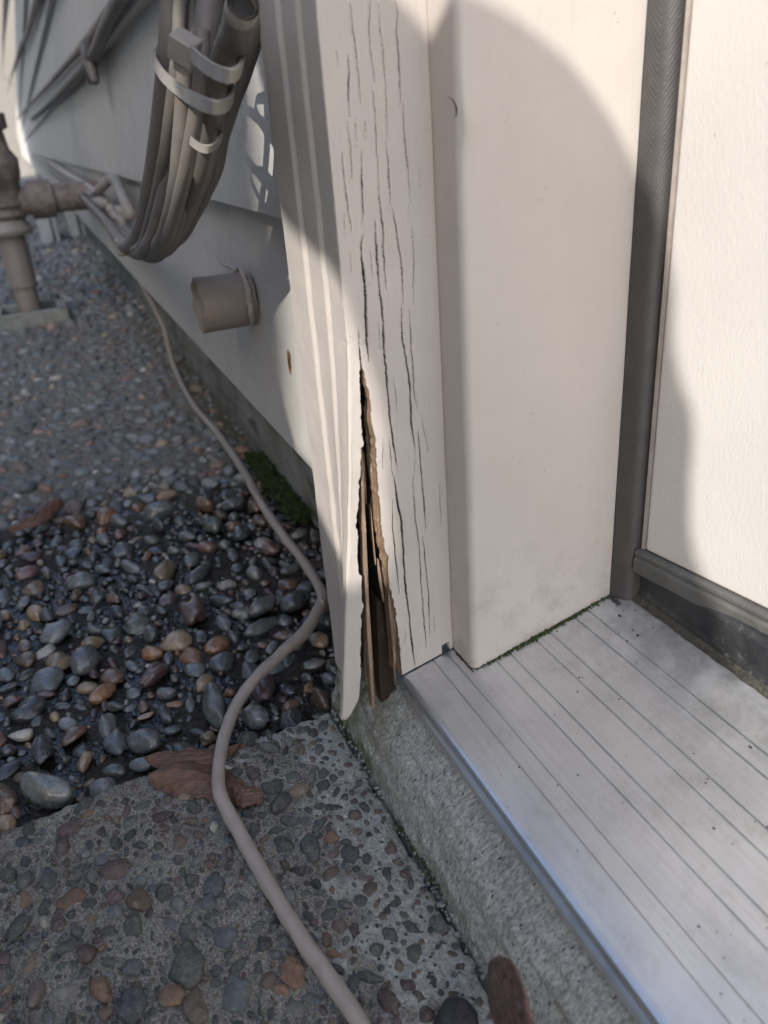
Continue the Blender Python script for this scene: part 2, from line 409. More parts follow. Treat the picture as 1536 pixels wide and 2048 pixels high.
g.add([(-60, -40, -.075), (40, -40, -.075), (40, 40, -.075), (-60, 40, -.075)], np.array([[0, 1, 2, 3]]))
o = g.build('terrain', MAT['slab']); o['kind'] = 'structure'
# pavement sheets around the detailed patch
xs = np.concatenate([-np.geomspace(.618, 9, 90)[::-1]]); ys = np.linspace(-.30, .062, 60)
ground('pavement', xs, ys)
X_, Y_ = None, None
b = MB(); b.box((-9, -3.0, -.07), (.26, -.2995, ZG - .001)); b.box((.2595, -3.0, -.07), (1.6, .0, ZG - .001))
o = b.build('patio', MAT['slab']); o['kind'] = 'structure'

# puddle water lying between the pebbles
xs = np.arange(-.47, -.064, .004); ys = np.arange(-.25, .03, .004); X, Y = np.meshgrid(xs, ys, indexing='ij')
me = npmesh('puddle_water', np.stack([X, Y, X * 0 + ZG - .0082], -1).reshape(-1, 3), gridF(len(xs), len(ys)))
o = link('puddle_water', me, MAT['water']); o['kind'] = 'structure'

# pebbles
def ico(sub):
    import bmesh
    bm = bmesh.new(); bmesh.ops.create_icosphere(bm, subdivisions=sub, radius=1)
    V = np.array([v.co[:] for v in bm.verts]); F = np.array([[v.index for v in f.verts] for f in bm.faces]); bm.free(); return V, F
ICO = {i: ico(i) for i in (1, 2, 3, 4)}
PAL = np.array([(.058, .060, .064), (.080, .084, .088), (.125, .13, .132), (.10, .105, .095), (.045, .042, .045), (.15, .15, .14),
                (.12, .075, .05), (.20, .105, .055), (.24, .17, .105), (.085, .048, .045), (.13, .075, .065), (.34, .31, .26), (.07, .075, .062)])
def pack(x0, x1, y0, y1, sizes, tries, gap=.80, ok=None, seed=0):
    r = np.random.default_rng(seed); cell = .012; H = {}; out = []
    for rad, n in zip(sizes, tries):
        for _ in range(n):
            x = r.uniform(x0, x1); y = r.uniform(y0, y1); R = rad * r.uniform(.8, 1.25)
            if ok and not ok(x, y, R): continue
            ci, cj = int(x // cell), int(y // cell); q = int(R / cell) + 2; bad = False
            for i in range(ci - q, ci + q + 1):
                for j in range(cj - q, cj + q + 1):
                    for (a, b, c) in H.get((i, j), ()):
                        if (a - x) ** 2 + (b - y) ** 2 < ((c + R) * gap) ** 2: bad = True; break
                    if bad: break
                if bad: break
            if not bad: H.setdefault((ci, cj), []).append((x, y, R)); out.append((x, y, R))
    return out
def pebbles(name, spots, lift, flat, mat, label, seed, pw=None, asp=(.62, .95), zf=None, mul=1., gray=0., rag=0.):
    r = np.random.default_rng(seed); VV = []; FF = []; CC = []; n = 0
    for (x, y, R) in spots:
        d = math.dist((x, y), (CAM[0], CAM[1])) + .05; px = R * 790 / d
        V, F = ICO[4 if px > 16 else 3 if px > 6 else 2 if px > 2.2 else 1]
        A = V.copy()
        for _ in range(4):
            k = r.normal(size=3) * 1.5; A = A * (1 + .10 * np.sin(V @ k + r.uniform(0, 6))[:, None])
        for _ in range(3):
            k = r.normal(size=3) * 5; A = A * (1 + .026 * np.sin(V @ k + r.uniform(0, 6))[:, None])
        if rag:
            for _ in range(3):
                k = r.normal(size=3) * 4; A = A * (1 + .06 * rag * np.sin(V @ k + r.uniform(0, 6))[:, None])
        for _ in range(r.integers(0, 4)):                        # worn facets
            k = r.normal(size=3); k /= np.linalg.norm(k); dd = A @ k; lim = r.uniform(.62, .9)
            A = A - np.maximum(dd - lim, 0)[:, None] * k * .8
        fl = r.uniform(*flat); a = r.uniform(*asp); A = A * V3(1.12, a * 1.05, fl)
        t = r.normal(0, .16); u = r.uniform(0, np.pi) if r.random() < .4 else r.normal(.2, .5)
        A = A @ np.array([[1, 0, 0], [0, math.cos(t), -math.sin(t)], [0, math.sin(t), math.cos(t)]]).T
        c_, s_ = math.cos(u), math.sin(u); A = A @ np.array([[c_, -s_, 0], [s_, c_, 0], [0, 0, 1]]).T
        zz = zf(x, y) if zf else ZG
        lf = r.uniform(*lift)
        A = A * R; A[:, 2] = A[:, 2] + zz + R * fl * (lf * 2 - 1)
        A[:, :2] += (x, y)
        VV.append(A); FF.append(F + n); n += len(A)
        c = PAL[r.choice(len(PAL), p=pw)]; c = (c * (1 - gray) + V3(.13, .14, .14) * gray) * r.uniform(.7, 1.35) * mul; CC.append(np.repeat([[*c, 1]], len(A), 0))
    me = npmesh(name, np.concatenate(VV), np.concatenate(FF)); attr(me, 'col', np.concatenate(CC), 'FLOAT_COLOR')
    o = link(name, me, mat); return tag(o, label, name.replace('_', ' '), kind='stuff')
pw1 = np.array([1.5, 1.8, 1.9, 2.1, 1.2, 1.7, 1.6, .7, 1.0, 1.0, .6, .35, 1.6]); pw1 /= pw1.sum()
pw2 = np.array([1.7, 1.7, .9, 1.2, 1.6, .5, 2.0, .9, .5, 1.6, 1.2, .25, 1.1]); pw2 /= pw2.sum()
okw = lambda x, y, R: x + R * .8 < joint_x(np.array(y)) - .002 and (y < .044) and not (x > -.075 and y > -.02)
wet = pack(-.44, -.055, -.25, .046, [.0118, .0092, .0072, .0055, .0040, .0027, .0018], [10, 80, 360, 1100, 2300, 3200, 2600], .92, okw, 3)
pebbles('wet_pebbles', wet, (.55, .95), (.42, .78), MAT['peb_wet'], 'dark wet river pebbles standing proud in the puddled strip', 1, pw1, asp=(.48, .95), rag=.35, zf=lambda x, y: ZG - .0085, mul=1.0)
okf = lambda x, y, R: y < .046
far = pack(-1.25, -.40, -.24, .046, [.009, .0068, .005, .0038], [120, 900, 3500, 7000], .98, okf, 5)
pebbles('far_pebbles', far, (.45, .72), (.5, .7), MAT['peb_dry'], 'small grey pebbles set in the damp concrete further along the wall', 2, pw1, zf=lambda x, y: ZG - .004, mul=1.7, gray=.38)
far2 = pack(-3.6, -1.25, -.32, .046, [.011, .008], [4500, 9000], .84, okf, 6)
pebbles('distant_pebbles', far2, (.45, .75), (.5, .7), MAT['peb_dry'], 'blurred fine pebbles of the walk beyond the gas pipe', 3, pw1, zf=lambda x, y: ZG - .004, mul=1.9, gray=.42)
def oks(x, y, R):
    if x - R * .6 < joint_x(np.array(y)) + .001 or y > -.021 - R: return False
    lim = .025 + .020 * max(0, min(1, (x - .02) / .08))
    if y > -.0185 - lim and R > .0045: return False
    return not (y > -.0185 - lim and (math.sin(x * 913 + y * 477) > -.75))
slab = pack(-.066, .21, -.21, -.02, [.0092, .0060, .0044, .0034, .0025, .0017, .0011], [5, 36, 230, 900, 3200, 9500, 11000], .95, oks, 9)
pebbles('slab_pebbles', slab, (.12, .64), (.42, .70), MAT['peb_slab'], 'brown and grey pebbles worn flush into the dry concrete slab', 4, pw2, asp=(.5, .95), mul=.92, gray=.2, rag=1.)

# ------------------------------------------------------------------ concrete footing under the door
sec = np.array([(-.0205, -.075), (-.0180, -.058), (-.0165, -.050), (-.0135, -.036), (-.0100, -.0275), (-.004, -.0215), (.004, -.0172), (.03, -.0150), (.06, -.0150)])
sx = np.arange(-.0645, .30, .0012); st = np.linspace(0, 1, 70)
cum = np.concatenate([[0], np.cumsum(np.linalg.norm(np.diff(sec, axis=0), axis=1))]); cum /= cum[-1]
sy = np.interp(st, cum, sec[:, 0]); sz = np.interp(st, cum, sec[:, 1])
X, T = np.meshgrid(sx, st, indexing='ij'); Y = np.interp(T, st, sy); Z = np.interp(T, st, sz)
nn = (vnoise(X, T, 30, 41) - .5) * .004 + (vnoise(X, T * .15, 220, 42) - .5) * .0018
Y = Y - nn * .8; Z = Z + nn * .5 - sstep(-.004, -.001, Y) * sstep(-.0, -.01, X) * 0
gv = sstep(.03, -.05, X) * .9 + sstep(-.044, -.056, Z) * .5
P = np.stack([X, Y, Z], -1)
# left end returns towards the wall
endc = P[0].copy(); rows = [endc + V3(0, 0, 0)]
endc2 = endc.copy(); endc2[:, 0] += -.001; endc2[:, 1] = .06; endc2[:, 2] = np.minimum(endc[:, 2], endc[:, 2]);
P = np.concatenate([endc2[None], P]); gv = np.concatenate([gv[:1] * 1.2, gv])
me = npmesh('concrete_footing', P.reshape(-1, 3), gridF(P.shape[0], P.shape[1], flip=True)); attr(me, 'green', np.clip(gv, 0, 1).ravel())
o = link('concrete_footing', me, MAT['concrete']); tag(o, 'pitted pale concrete footing below the aluminium sill, cracked off the slab', 'concrete footing')
# crumbs along the crack
r = np.random.default_rng(5); VV = []; FF = []; n = 0; V, F = ICO[1]
for i in range(170):
    x = r.uniform(-.06, .2); e = -.0190 + r.normal(0, .0012); s_ = r.uniform(.0003, .0012)
    VV.append(V * s_ * r.uniform(.6, 1.3, 3) * (1 + .3 * r.normal(size=(len(V), 1))) + (x, e, ZG + r.uniform(-.003, .0006))); FF.append(F + n); n += len(V)
o = link('crack_crumbs', npmesh('crack_crumbs', np.concatenate(VV), np.concatenate(FF), False), MAT['plate']); tag(o, 'grey crumbs of concrete along the crack by the footing', 'crumbs', kind='stuff')

# ------------------------------------------------------------------ sill / threshold
def slz(y): return .24 * y
grv = [.0154, .0224, .037, .044, .0571, .0643, .078, .0849]
prof = [(.0030, .0007)]
for y in grv:
    d = .00042
    prof += [(y - .0005, slz(y - .0005)), (y - .00028, slz(y) - d), (y + .00022, slz(y) - d), (y + .0004, slz(y + .0004) + .00012), (y + .0007, slz(y + .0007) + .00008)]
prof += [(.1052, slz(.1052)), (.1052, .0235), (.125, .0235), (.125, .008), (.012, -.0130), (.0035, -.0135), (.0010, -.0128), (.0004, -.0118), (.0002, -.0085), (.0012, -.0076), (.0030, -.0070), (.0032, -.0050), (.0016, -.0040),
         (.0003, -.0034), (0, -.0022), (.0001, -.0010), (.0006, -.0002), (.0016, .0003)]
tr = empty('threshold', (.3, .05, 0), 'grooved silver aluminium sill sloping out below the open door', 'door sill')
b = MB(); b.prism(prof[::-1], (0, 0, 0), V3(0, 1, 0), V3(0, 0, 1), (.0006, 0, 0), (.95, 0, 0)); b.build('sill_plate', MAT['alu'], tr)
b = MB(); b.prism([(.1056, .0240), (.1056, .0262), (.1068, .0300), (.1066, .0420), (.1085, .0440), (.124, .0440), (.124, .0240)][::-1], (0, 0, 0), V3(0, 1, 0), V3(0, 0, 1), (.0235, 0, 0), (.95, 0, 0))
b.build('gasket_riser', MAT['black'], tr, bevel=.0006)
b = MB(); 
def wob(V):
    V = V.copy(); f = (vnoise(V[:, 0], V[:, 2] * 0, 160, 55) - .35) * .0010; V[:, 1] -= np.maximum(f, -.0004) * (V[:, 1] < .1045); return V
b.prism([(.1030, .0249), (.1056, .0275), (.1057, .0250)][::-1], (0, 0, 0), V3(0, 1, 0), V3(0, 0, 1), (.022, 0, 0), (.5, 0, 0), n=400, fn=wob); b.build('dirt_line', MAT['dirt'], tr)

# ------------------------------------------------------------------ door jamb with weatherstrip
jb = empty('door_jamb', (.01, .06, .02), 'smooth beige painted door jamb rising from the aluminium sill', 'door jamb')
YR = .0262; XJ = .0195
pts = [(-.006, YR), (XJ - .0035, YR)] + [(XJ - .0035 + .0035 * math.sin(t), YR + .0035 - .0035 * math.cos(t)) for t in np.linspace(.15, math.pi / 2, 8)] + [(XJ, .0978), (-.006, .0978)]
nz = 260; zt = .62; rows = []
pts = np.array(pts)
# densify the wide faces
def dens(p, step):
    o = []
    for i in range(len(p)):
        a, c = p[i], p[(i + 1) % len(p)]; n_ = max(1, int(np.linalg.norm(c - a) / step)); o += [a + (c - a) * j / n_ for j in range(n_)]
    return np.array(o)
pts = dens(pts, .002); k_ = len(pts)
for i in range(nz + 1):
    t = i / nz; base = slz(pts[:, 1]) + .0006 + (vnoise(pts[:, 1], pts[:, 0], 400, 71) - .5) * .0006
    z = base + (zt - base) * t
    off = (vnoise(pts[:, 1] + 3, z, 30, 72) - .5) * .0005
    run = np.exp(-((pts[:, 1] - .030) / .003) ** 2 - ((z - .226) / .007) ** 2) * .0012 * (pts[:, 0] > XJ - .001)
    rows.append(np.stack([pts[:, 0] + (off + run) * (pts[:, 0] > XJ - .004), pts[:, 1], z], -1))
V = np.concatenate(rows); j = np.arange(k_)
F = np.concatenate([np.stack([i * k_ + j, i * k_ + (j + 1) % k_, (i + 1) * k_ + (j + 1) % k_, (i + 1) * k_ + j], -1) for i in range(nz)])
o = link('jamb_board', npmesh('jamb_board', V, [F, np.arange(k_)[::-1][None]]), MAT['jamb'], jb); sharp_by_angle(o.data, 50)
# weatherstrip bulb: between jamb edge and door face
wp = [(.0192, .0981), (.0200, .0979)] + [(.0200 + .0088 * math.sin(t) , .1045 - .0064 * math.cos(t) ) for t in np.linspace(.15, 1.45, 9)] + [(.0289, .112), (.0192, .112)]
b = MB(); b.prism(wp, (0, 0, 0), V3(1, 0, 0), V3(0, 1, 0), (0, 0, .0245), (0, 0, .62)); b.build('weatherstrip', MAT['strip'], jb, smooth=True, auto=40)
b = MB(); b.box((-.006, .1125, .024), (.0285, .16, .62)); b.build('door_stop', MAT['jamb'], jb)
# chipped paint blister near the jamb corner
b = MB()
ring = [at(893 + 20 * math.cos(t), 222 + 28 * math.sin(t), 0, XJ + .00025) for t in np.linspace(-1.5, .5, 10)]
b.tube(ring, [.00005, .00022, .00028, .00008], 6); b.build('paint_crack', MAT['darkwood'], jb, smooth=True)

# ------------------------------------------------------------------ door leaf (ajar)
dr = empty('door', (.0302, .1052, .04), 'cream textured door standing slightly ajar behind the black weatherstrip', 'door')
th = math.radians(8.65); D1 = V3(math.cos(th), math.sin(th), 0); D2 = V3(-math.sin(th), math.cos(th), 0); DO = V3(.0302, .1046, 0)
def dbox(b, u0, u1, v0, v1, z0, z1): b.prism([(u0, v0), (u1, v0), (u1, v1), (u0, v1)], DO, D1, D2, (0, 0, z0), (0, 0, z1))
b = MB(); dbox(b, .0022, .86, 0, .044, .0520, .62); b.build('door_panel', MAT['door'], dr, bevel=.0012, seg=3)
b = MB(); dbox(b, .0004, .0019, -.0002, .03, .0520, .62); b.build('edge_seal', MAT['caulk'], dr)
b = MB(); b.prism([(-.0030, .0405), (-.0034, .0415), (-.0034, .0470), (-.0024, .0478), (-.0024, .0490), (-.0030, .0496), (-.0028, .0512), (-.0008, .0517), (.03, .0517), (.03, .0405)][::-1], DO, D2, V3(0, 0, 1), D1 * -.001, D1 * .86)
b.build('door_sweep', MAT['sweep'], dr, bevel=.0004)

# ------------------------------------------------------------------ casing (brick mould) with the split
cs = empty('door_casing', (-.03, .005, -.027), 'beige wooden door casing split and rotten at its foot, long cracks up its side', 'door casing')
YF = -.0115; XL = -.0618; ZT = .62
def pl(pix, x=0.):
    a = np.array([at(px, py, 0, x) for px, py in pix]); i = np.argsort(a[:, 2]); a = a[i]; return a[:, 2], a[:, 1]
R_ = [(718, 690), (722, 722), (730, 760), (738, 782), (744, 850), (751, 878), (752, 905), (755, 950), (759, 1010), (764, 1060), (771, 1104), (777, 1112), (776, 1150), (784, 1195), (790, 1215), (796, 1262), (801, 1300), (805, 1350)]
eR = pl(R_); zA = at(716, 672, 0, 0)[2]
E_ = [(718, 690), (719, 760), (722, 850), (724, 868), (727, 892), (722, 896), (722, 930), (719, 965), (716, 1010), (711, 1050), (716, 1062), (715, 1110), (717, 1148), (723, 1152), (723, 1200), (727, 1213), (723, 1230), (722, 1300), (721, 1360), (716, 1400), (700, 1430), (690, 1446)]
eE = pl(E_)
Cn = [(695, 690), (697, 800), (698, 900), (697, 1000), (695, 1100), (693, 1180), (690, 1250), (688, 1330), (686, 1400), (684, 1440)]
eC = pl(Cn)
def yR_(z): return np.where(z > eR[0][-1], YF, np.interp(z, eR[0], eR[1]))
ragged = lambda z, s: (vnoise(z, z * 0, 420, s) - .5) * .0011 + (vnoise(z, z * 0, 1500, s + 1) - .5) * .0005
# main board: fine height field on the +X face
cr = [  # crack polylines in photograph pixels, half width mm
 ([(740, 0), (738, 60), (742, 120), (750, 165)], .28), ([(745, 165), (750, 230), (755, 330), (757, 390)], .22), ([(756, 370), (760, 410), (766, 470), (770, 560), (772, 580)], .45),
 ([(792, 0), (795, 25), (792, 60), (797, 110), (799, 170), (800, 215)], .38), ([(700, 0), (706, 60), (712, 110), (718, 160), (723, 220)], .22),
 ([(757, 0), (760, 60), (767, 110), (771, 170), (773, 230), (775, 280)], .22), ([(772, 280), (776, 330), (781, 420)], .40),
 ([(674, 100), (677, 135)], .2), ([(695, 105), (698, 150), (697, 190), (699, 235)], .55), ([(695, 240), (700, 290), (705, 360)], .30), ([(711, 230), (713, 295)], .2),
 ([(731, 240), (731, 280)], .2), ([(684, 295), (687, 345), (694, 400), (704, 465)], .32), ([(722, 295), (723, 360), (727, 430), (724, 450)], .45),
 ([(725, 465), (722, 500), (727, 560), (731, 610), (732, 650), (734, 690), (738, 725)], .8), ([(783, 410), (795, 480), (803, 540), (806, 610)], .42),
 ([(807, 200), (808, 260), (812, 310), (818, 370), (821, 405)], .3), ([(817, 405), (816, 440)], .2), ([(823, 450), (827, 530), (825, 580), (828, 610)], .28),
 ([(749, 440), (754, 510), (758, 580), (766, 640), (768, 690), (774, 760), (780, 830), (788, 890), (795, 940)], .62), ([(741, 500), (746, 560)], .22),
 ([(787, 950), (792, 990), (802, 1040), (806, 1100), (812, 1180), (818, 1230), (822, 1270), (830, 1337)], .7), ([(778, 870), (783, 940), (787, 958)], .3),
 ([(783, 995), (785, 1050), (790, 1110), (795, 1150), (798, 1190)], .38), ([(802, 608), (804, 680), (812, 720), (818, 760), (822, 830), (830, 905)], .6),
 ([(817, 618), (822, 690), (828, 780), (834, 820)], .42), ([(841, 820), (847, 860), (858, 905)], .22), ([(836, 860), (842, 930), (846, 990), (851, 1060)], .55),
 ([(825, 950), (830, 1040), (838, 1090), (842, 1170), (848, 1240), (853, 1300)], .4), ([(845, 1070), (852, 1140), (857, 1200), (860, 1270)], .4),
 ([(764, 875), (766, 940)], .35), ([(788, 750), (794, 830)], .25), ([(878, 960), (882, 1060)], .28), ([(830, 905), (828, 960)], .25), ([(867, 1230), (869, 1265)], .28), ([(812, 1255), (808, 1290)], .3),
 ([(768, 530), (773, 575)], .2), ([(716, 655), (717, 690)], .7), ([(757, 640), (760, 700)], .22), ([(700, 500), (703, 545)], .2), ([(836, 320), (840, 380)], .18), ([(688, 420), (690, 470)], .2)]
nzb = 1500; zb0 = -.002; zg = np.concatenate([np.linspace(0, .325, nzb), np.linspace(.3275, ZT, 60)])
nyb = 240; T = np.linspace(0, 1, nyb)
def zbot(y): return slz(np.maximum(y, 0)) + .0006
yl = yR_(zg) + np.where(zg < zA, ragged(zg, 81) * 1.0, 0); yrr = np.full_like(yl, YR - .0002)
Y = yl[:, None] + (yrr - yl)[:, None] * T[None]; Zt = zg[:, None] + 0 * Y
Zt = Zt + zbot(Y) * (1 - zg[:, None] / ZT) 
dep = np.zeros_like(Y); lift = np.zeros_like(Y)
rr = np.random.default_rng(3)
for q, (pp_, w_) in enumerate(cr):
    cz, cy = pl(pp_); hw = w_ * .001 * .44; z0, z1 = cz[0], cz[-1]
    zz = Zt; yc = np.interp(zz, cz, cy) + (vnoise(zz, zz * 0, 160, 100 + q) - .5) * .0006 + (vnoise(zz, zz * 0, 900, 150 + q) - .5) * .00042
    e = np.clip(np.minimum(zz - z0, z1 - zz) / .012, 0, 1) ** .6 * ((zz > z0) & (zz < z1))
    hwz = hw * e * (.6 + .85 * vnoise(zz, zz * 0, 200, 200 + q)) + 1e-9
    d = np.abs(Y - yc) / hwz
    prof_ = np.clip(1.35 - d, 0, 1) * (e > .02)
    dep = np.maximum(dep, prof_ * (.0028 + hw * 10))
    lift = np.maximum(lift, np.exp(-((np.abs(Y - yc) - hwz * 1.4) / .0005) ** 2) * .00016 * (e > .1))
# left lip of the split, small chips at the foot
base = (vnoise(Y, Zt, 40, 90) - .5) * .0006 + (vnoise(Y * 6, Zt * .25, 70, 91) - .5) * .00016
X = base - dep + lift * (dep < .0001)
chip = (Y > .0205) & (Y < .0245) & (zg[:, None] < .0035 + .002 * vnoise(Y, Y, 900, 4))
X = np.where(chip, X - .005, X)
wood = np.clip((dep - .0002) / .0003, 0, 1); wood = np.where(chip, 1, wood)  # mask of the near-black crack shade, with the foot chip
me = npmesh('cracked_board', np.stack([X, Y, Zt], -1).reshape(-1, 3), gridF(len(zg), nyb, flip=True)); attr(me, 'wood', wood.ravel())
mb = link('cracked_board', me, MAT['rot'], cs); mb['label'] = 'side of the casing covered in long vertical cracks'
# raw wood wall of the split, behind the painted lip
nd = 26; dd = np.linspace(0, .0075, nd); z2 = zg[zg < zA][::3]; y2 = np.interp(z2, zg, yl)
X2 = -dd[None] + 0 * z2[:, None]; open_ = sstep(zA, zA - .05, z2)[:, None]
X2 = X2 * np.clip(open_ * 1.0 + .12, 0, 1)
Yw = y2[:, None] + .0001 + (dd[None] / .0075) * (-.0010 * open_) + (vnoise(X2 * 4, z2[:, None] * .5, 260, 61) - .5) * .0016 * sstep(0, .003, dd)[None]
Yw = np.maximum(Yw, YF + .0012)
Z2 = z2[:, None] + zbot(y2[:, None]) * (1 - z2[:, None] / ZT) + 0 * X2
me = npmesh('split_wood', np.stack([X2, Yw, Z2], -1).reshape(-1, 3), gridF(len(z2), nd)); 
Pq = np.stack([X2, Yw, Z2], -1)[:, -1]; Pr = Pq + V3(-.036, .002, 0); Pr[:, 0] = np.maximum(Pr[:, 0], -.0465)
link('hollow_shade_sheet', npmesh('hollow_shade_sheet', np.stack([Pq + V3(.0004, -.0003, 0), Pr], 1).reshape(-1, 3), gridF(len(Pq), 2)), MAT['dark'], cs)  # black sheet lining the split: its inner shade is painted in
o = link('split_wood', me, MAT['wood'], cs); o['label'] = 'bare brown wood bared inside the split'
# front face of the casing with its moulded steps and the peeling strip
fx = np.concatenate([np.linspace(XL, -.030, 70), np.linspace(-.0298, -.0012, 70)])
def fprof(x):   # proud outer fillet, two coves, flat band
    y = np.full_like(x, YF)
    s1 = at(542, 0, 1, YF - .003)[0]; s2 = at(585, 0, 1, YF - .0015)[0]
    y = y - .0010 * (1 - sstep(s1 - .0010, s1 + .0018, x)) - .0009 * (1 - sstep(s2 - .0010, s2 + .0018, x))
    y = y + .0004 * np.exp(-((x - s1 - .0026) / .0012) ** 2) + .0004 * np.exp(-((x - s2 - .0022) / .001) ** 2)
    return y
zf_ = np.concatenate([np.linspace(-.0285, .20, 520), np.linspace(.202, ZT, 60)])
XX, ZZ = np.meshgrid(fx, zf_, indexing='ij'); YY = fprof(XX)
yc = np.where(ZZ > eC[0][-1], YF, np.interp(ZZ, eC[0], eC[1])); yc = np.minimum(yc, YF)
bend = sstep(-.034, -.001, XX) ** 1.0; YY = YY + (yc - YF) * bend + (vnoise(XX, ZZ, 60, 33) - .5) * .0005
YY = YY + (vnoise(XX * 0 + 1, ZZ, 90, 34) - .5) * .0005
zmin = -.0285 + (eC[0][0] + .0285) * bend; ZZ = np.maximum(ZZ, zmin)
# rounded corner then the +X return up to the ragged edge
rows = [np.stack([XX, YY, ZZ], -1)]
ye = np.where(zf_ > zA, YF + .004, np.interp(zf_, eE[0], eE[1])) + np.where(zf_ < zA, ragged(zf_, 63) * .8, 0)
ycc = YY[-1]; wdt = np.maximum(ye - ycc, .0012)
topz = (zf_ > zA)
n_r = 26
edge = []
for i, t in enumerate(np.linspace(0, 1, n_r)):
    if t < .3: a = t / .3 * math.pi / 2; x = -.0012 + .0012 * math.sin(a); y = ycc + .0012 * (1 - math.cos(a))
    else:
        x = 0. ; y = ycc + .0012 + (wdt - .0012) * (t - .3) / .7
    y = np.where(topz, np.minimum(y, YF + .0010), y)
    xx = np.full_like(zf_, x) + np.where(topz, -.00005, 0)
    edge.append(np.stack([xx + (vnoise(y, zf_, 60, 35) - .5) * .0006 * (t >= .3), y, np.maximum(zf_, eC[0][0] + .0006 * math.sin(i * 1.3)) + 0 * y], -1))
edge = np.array(edge)
thk = edge[-1].copy(); inner = []
for d_ in (.0006, .0015, .0035, .007): q = edge[-1].copy(); q[:, 0] -= d_; q[:, 1] += -.0004 * d_ / .0035; inner.append(q)
inner = np.array(inner)
A = np.concatenate([rows[0], edge]); me = npmesh('peeled_strip', A.reshape(-1, 3), gridF(A.shape[0], A.shape[1], flip=False))
ps = link('peeled_strip', me, MAT['casing'], cs); ps['label'] = 'front face of the casing whose inner edge peels away at the foot'
B_ = np.concatenate([edge[-1:] - V3(.00004, 0, 0), inner])[:, zf_ < zA]; me = npmesh('torn_edge', B_.reshape(-1, 3), gridF(B_.shape[0], B_.shape[1])); link('torn_edge', me, MAT['darkwood'], cs)
# back of the front layer + sides closing the casing
b = MB(); b.box((XL + .001, .0, .0), (-.050, YR - .002, ZT)); b.box((-.0495, -.006, zA + .010), (-.008, YR - .002, ZT)); b.build('core', MAT['darkwood'], cs)
b = MB(); b.prism([(XL, fprof(np.array([XL]))[0] + .0002), (XL + .0003, .02), (XL + .004, .02), (XL + .004, fprof(np.array([XL]))[0] + .0006)][::-1], (0, 0, 0), V3(1, 0, 0), V3(0, 1, 0), (0, 0, -.028), (0, 0, ZT)); b.build('outer_edge', MAT['casing'], cs)
b = MB(); b.box((-.0600, -.0080, -.0265), (-.052, .02, -.0001)); b.build('casing_foot', MAT['darkwood'], cs)
b = MB(); b.box((-.050, -.0095, -.0262), (-.047, .024, zA)); b.build('cavity_shade_back', MAT['dark'], cs)  # near-black backing painted as the deep shade of the split
# splinters standing in the split
def lath(path, w, d, mat, name, sub=5, seed=1):
    P = spline(np.array(path, float), sub); n = len(P); r = np.random.default_rng(seed); VV = []
    jw = np.interp(np.arange(n), np.arange(0, n + 3, 3), r.uniform(.75, 1.2, len(np.arange(0, n + 3, 3))))
    for i, p in enumerate(P):
        t = i / (n - 1); ww = np.interp(t, np.linspace(0, 1, len(w)), w) * jw[i]; dz = r.normal(0, .00006)
        VV += [p + (0, -ww / 2, 0), p + (.0002 + dz, 0, 0), p + (0, ww / 2, 0), p + (-d * .5, ww / 2 + dz * 3, 0), p + (-d, ww * .35, 0), p + (-d, -ww * .35, 0), p + (-d * .5, -ww / 2, 0)]
    k = 7; j = np.arange(k); F = [np.concatenate([np.stack([i * k + j, (i + 1) * k + j, (i + 1) * k + (j + 1) % k, i * k + (j + 1) % k], -1) for i in range(n - 1)]), np.arange(k)[None], (np.arange(k) + (n - 1) * k)[::-1][None]]
    m_ = MB(); m_.add(VV, F); return m_.build(name, mat, cs, smooth=True, auto=35)
L1 = [at(px, py, 0, -.0015) for px, py in [(723, 885), (725, 950), (728, 1040), (732, 1140), (737, 1240), (742, 1330), (747, 1415)]]
o = lath(L1[::-1], [.0014, .0016, .0018, .0017, .0015, .0011, .0004], .005, MAT['palewood'], 'wood_splinter', seed=3); o['label'] = 'long pale splinter standing free in the split'
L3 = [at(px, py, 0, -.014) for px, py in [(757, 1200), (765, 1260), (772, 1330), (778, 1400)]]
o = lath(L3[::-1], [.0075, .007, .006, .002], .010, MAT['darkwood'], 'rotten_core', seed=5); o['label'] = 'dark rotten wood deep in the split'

for q_, pts_ in enumerate([[(727, 905), (730, 960), (733, 1010)], [(757, 1120), (763, 1170), (768, 1205)], [(741, 1010), (747, 1080), (752, 1130)], [(784, 1300), (790, 1340), (792, 1372)], [(727, 1230), (730, 1300), (731, 1365)]]):
    lath([at(px, py, 0, -.003 - .001 * q_) for px, py in pts_][::-1], [.0002, .0007, .0008, .0002], .002, MAT['palewood'] if q_ % 2 else MAT['wood'], 'wood_splinter', seed=20 + q_)
L4 = [at(px, py, 0, -.0022) for px, py in [(776, 1150), (781, 1200), (787, 1260), (790, 1310), (789, 1340)]]
lath(L4[::-1], [.0006, .0016, .0020, .0018, .0004], .006, MAT['wood'], 'wood_splinter', seed=8)

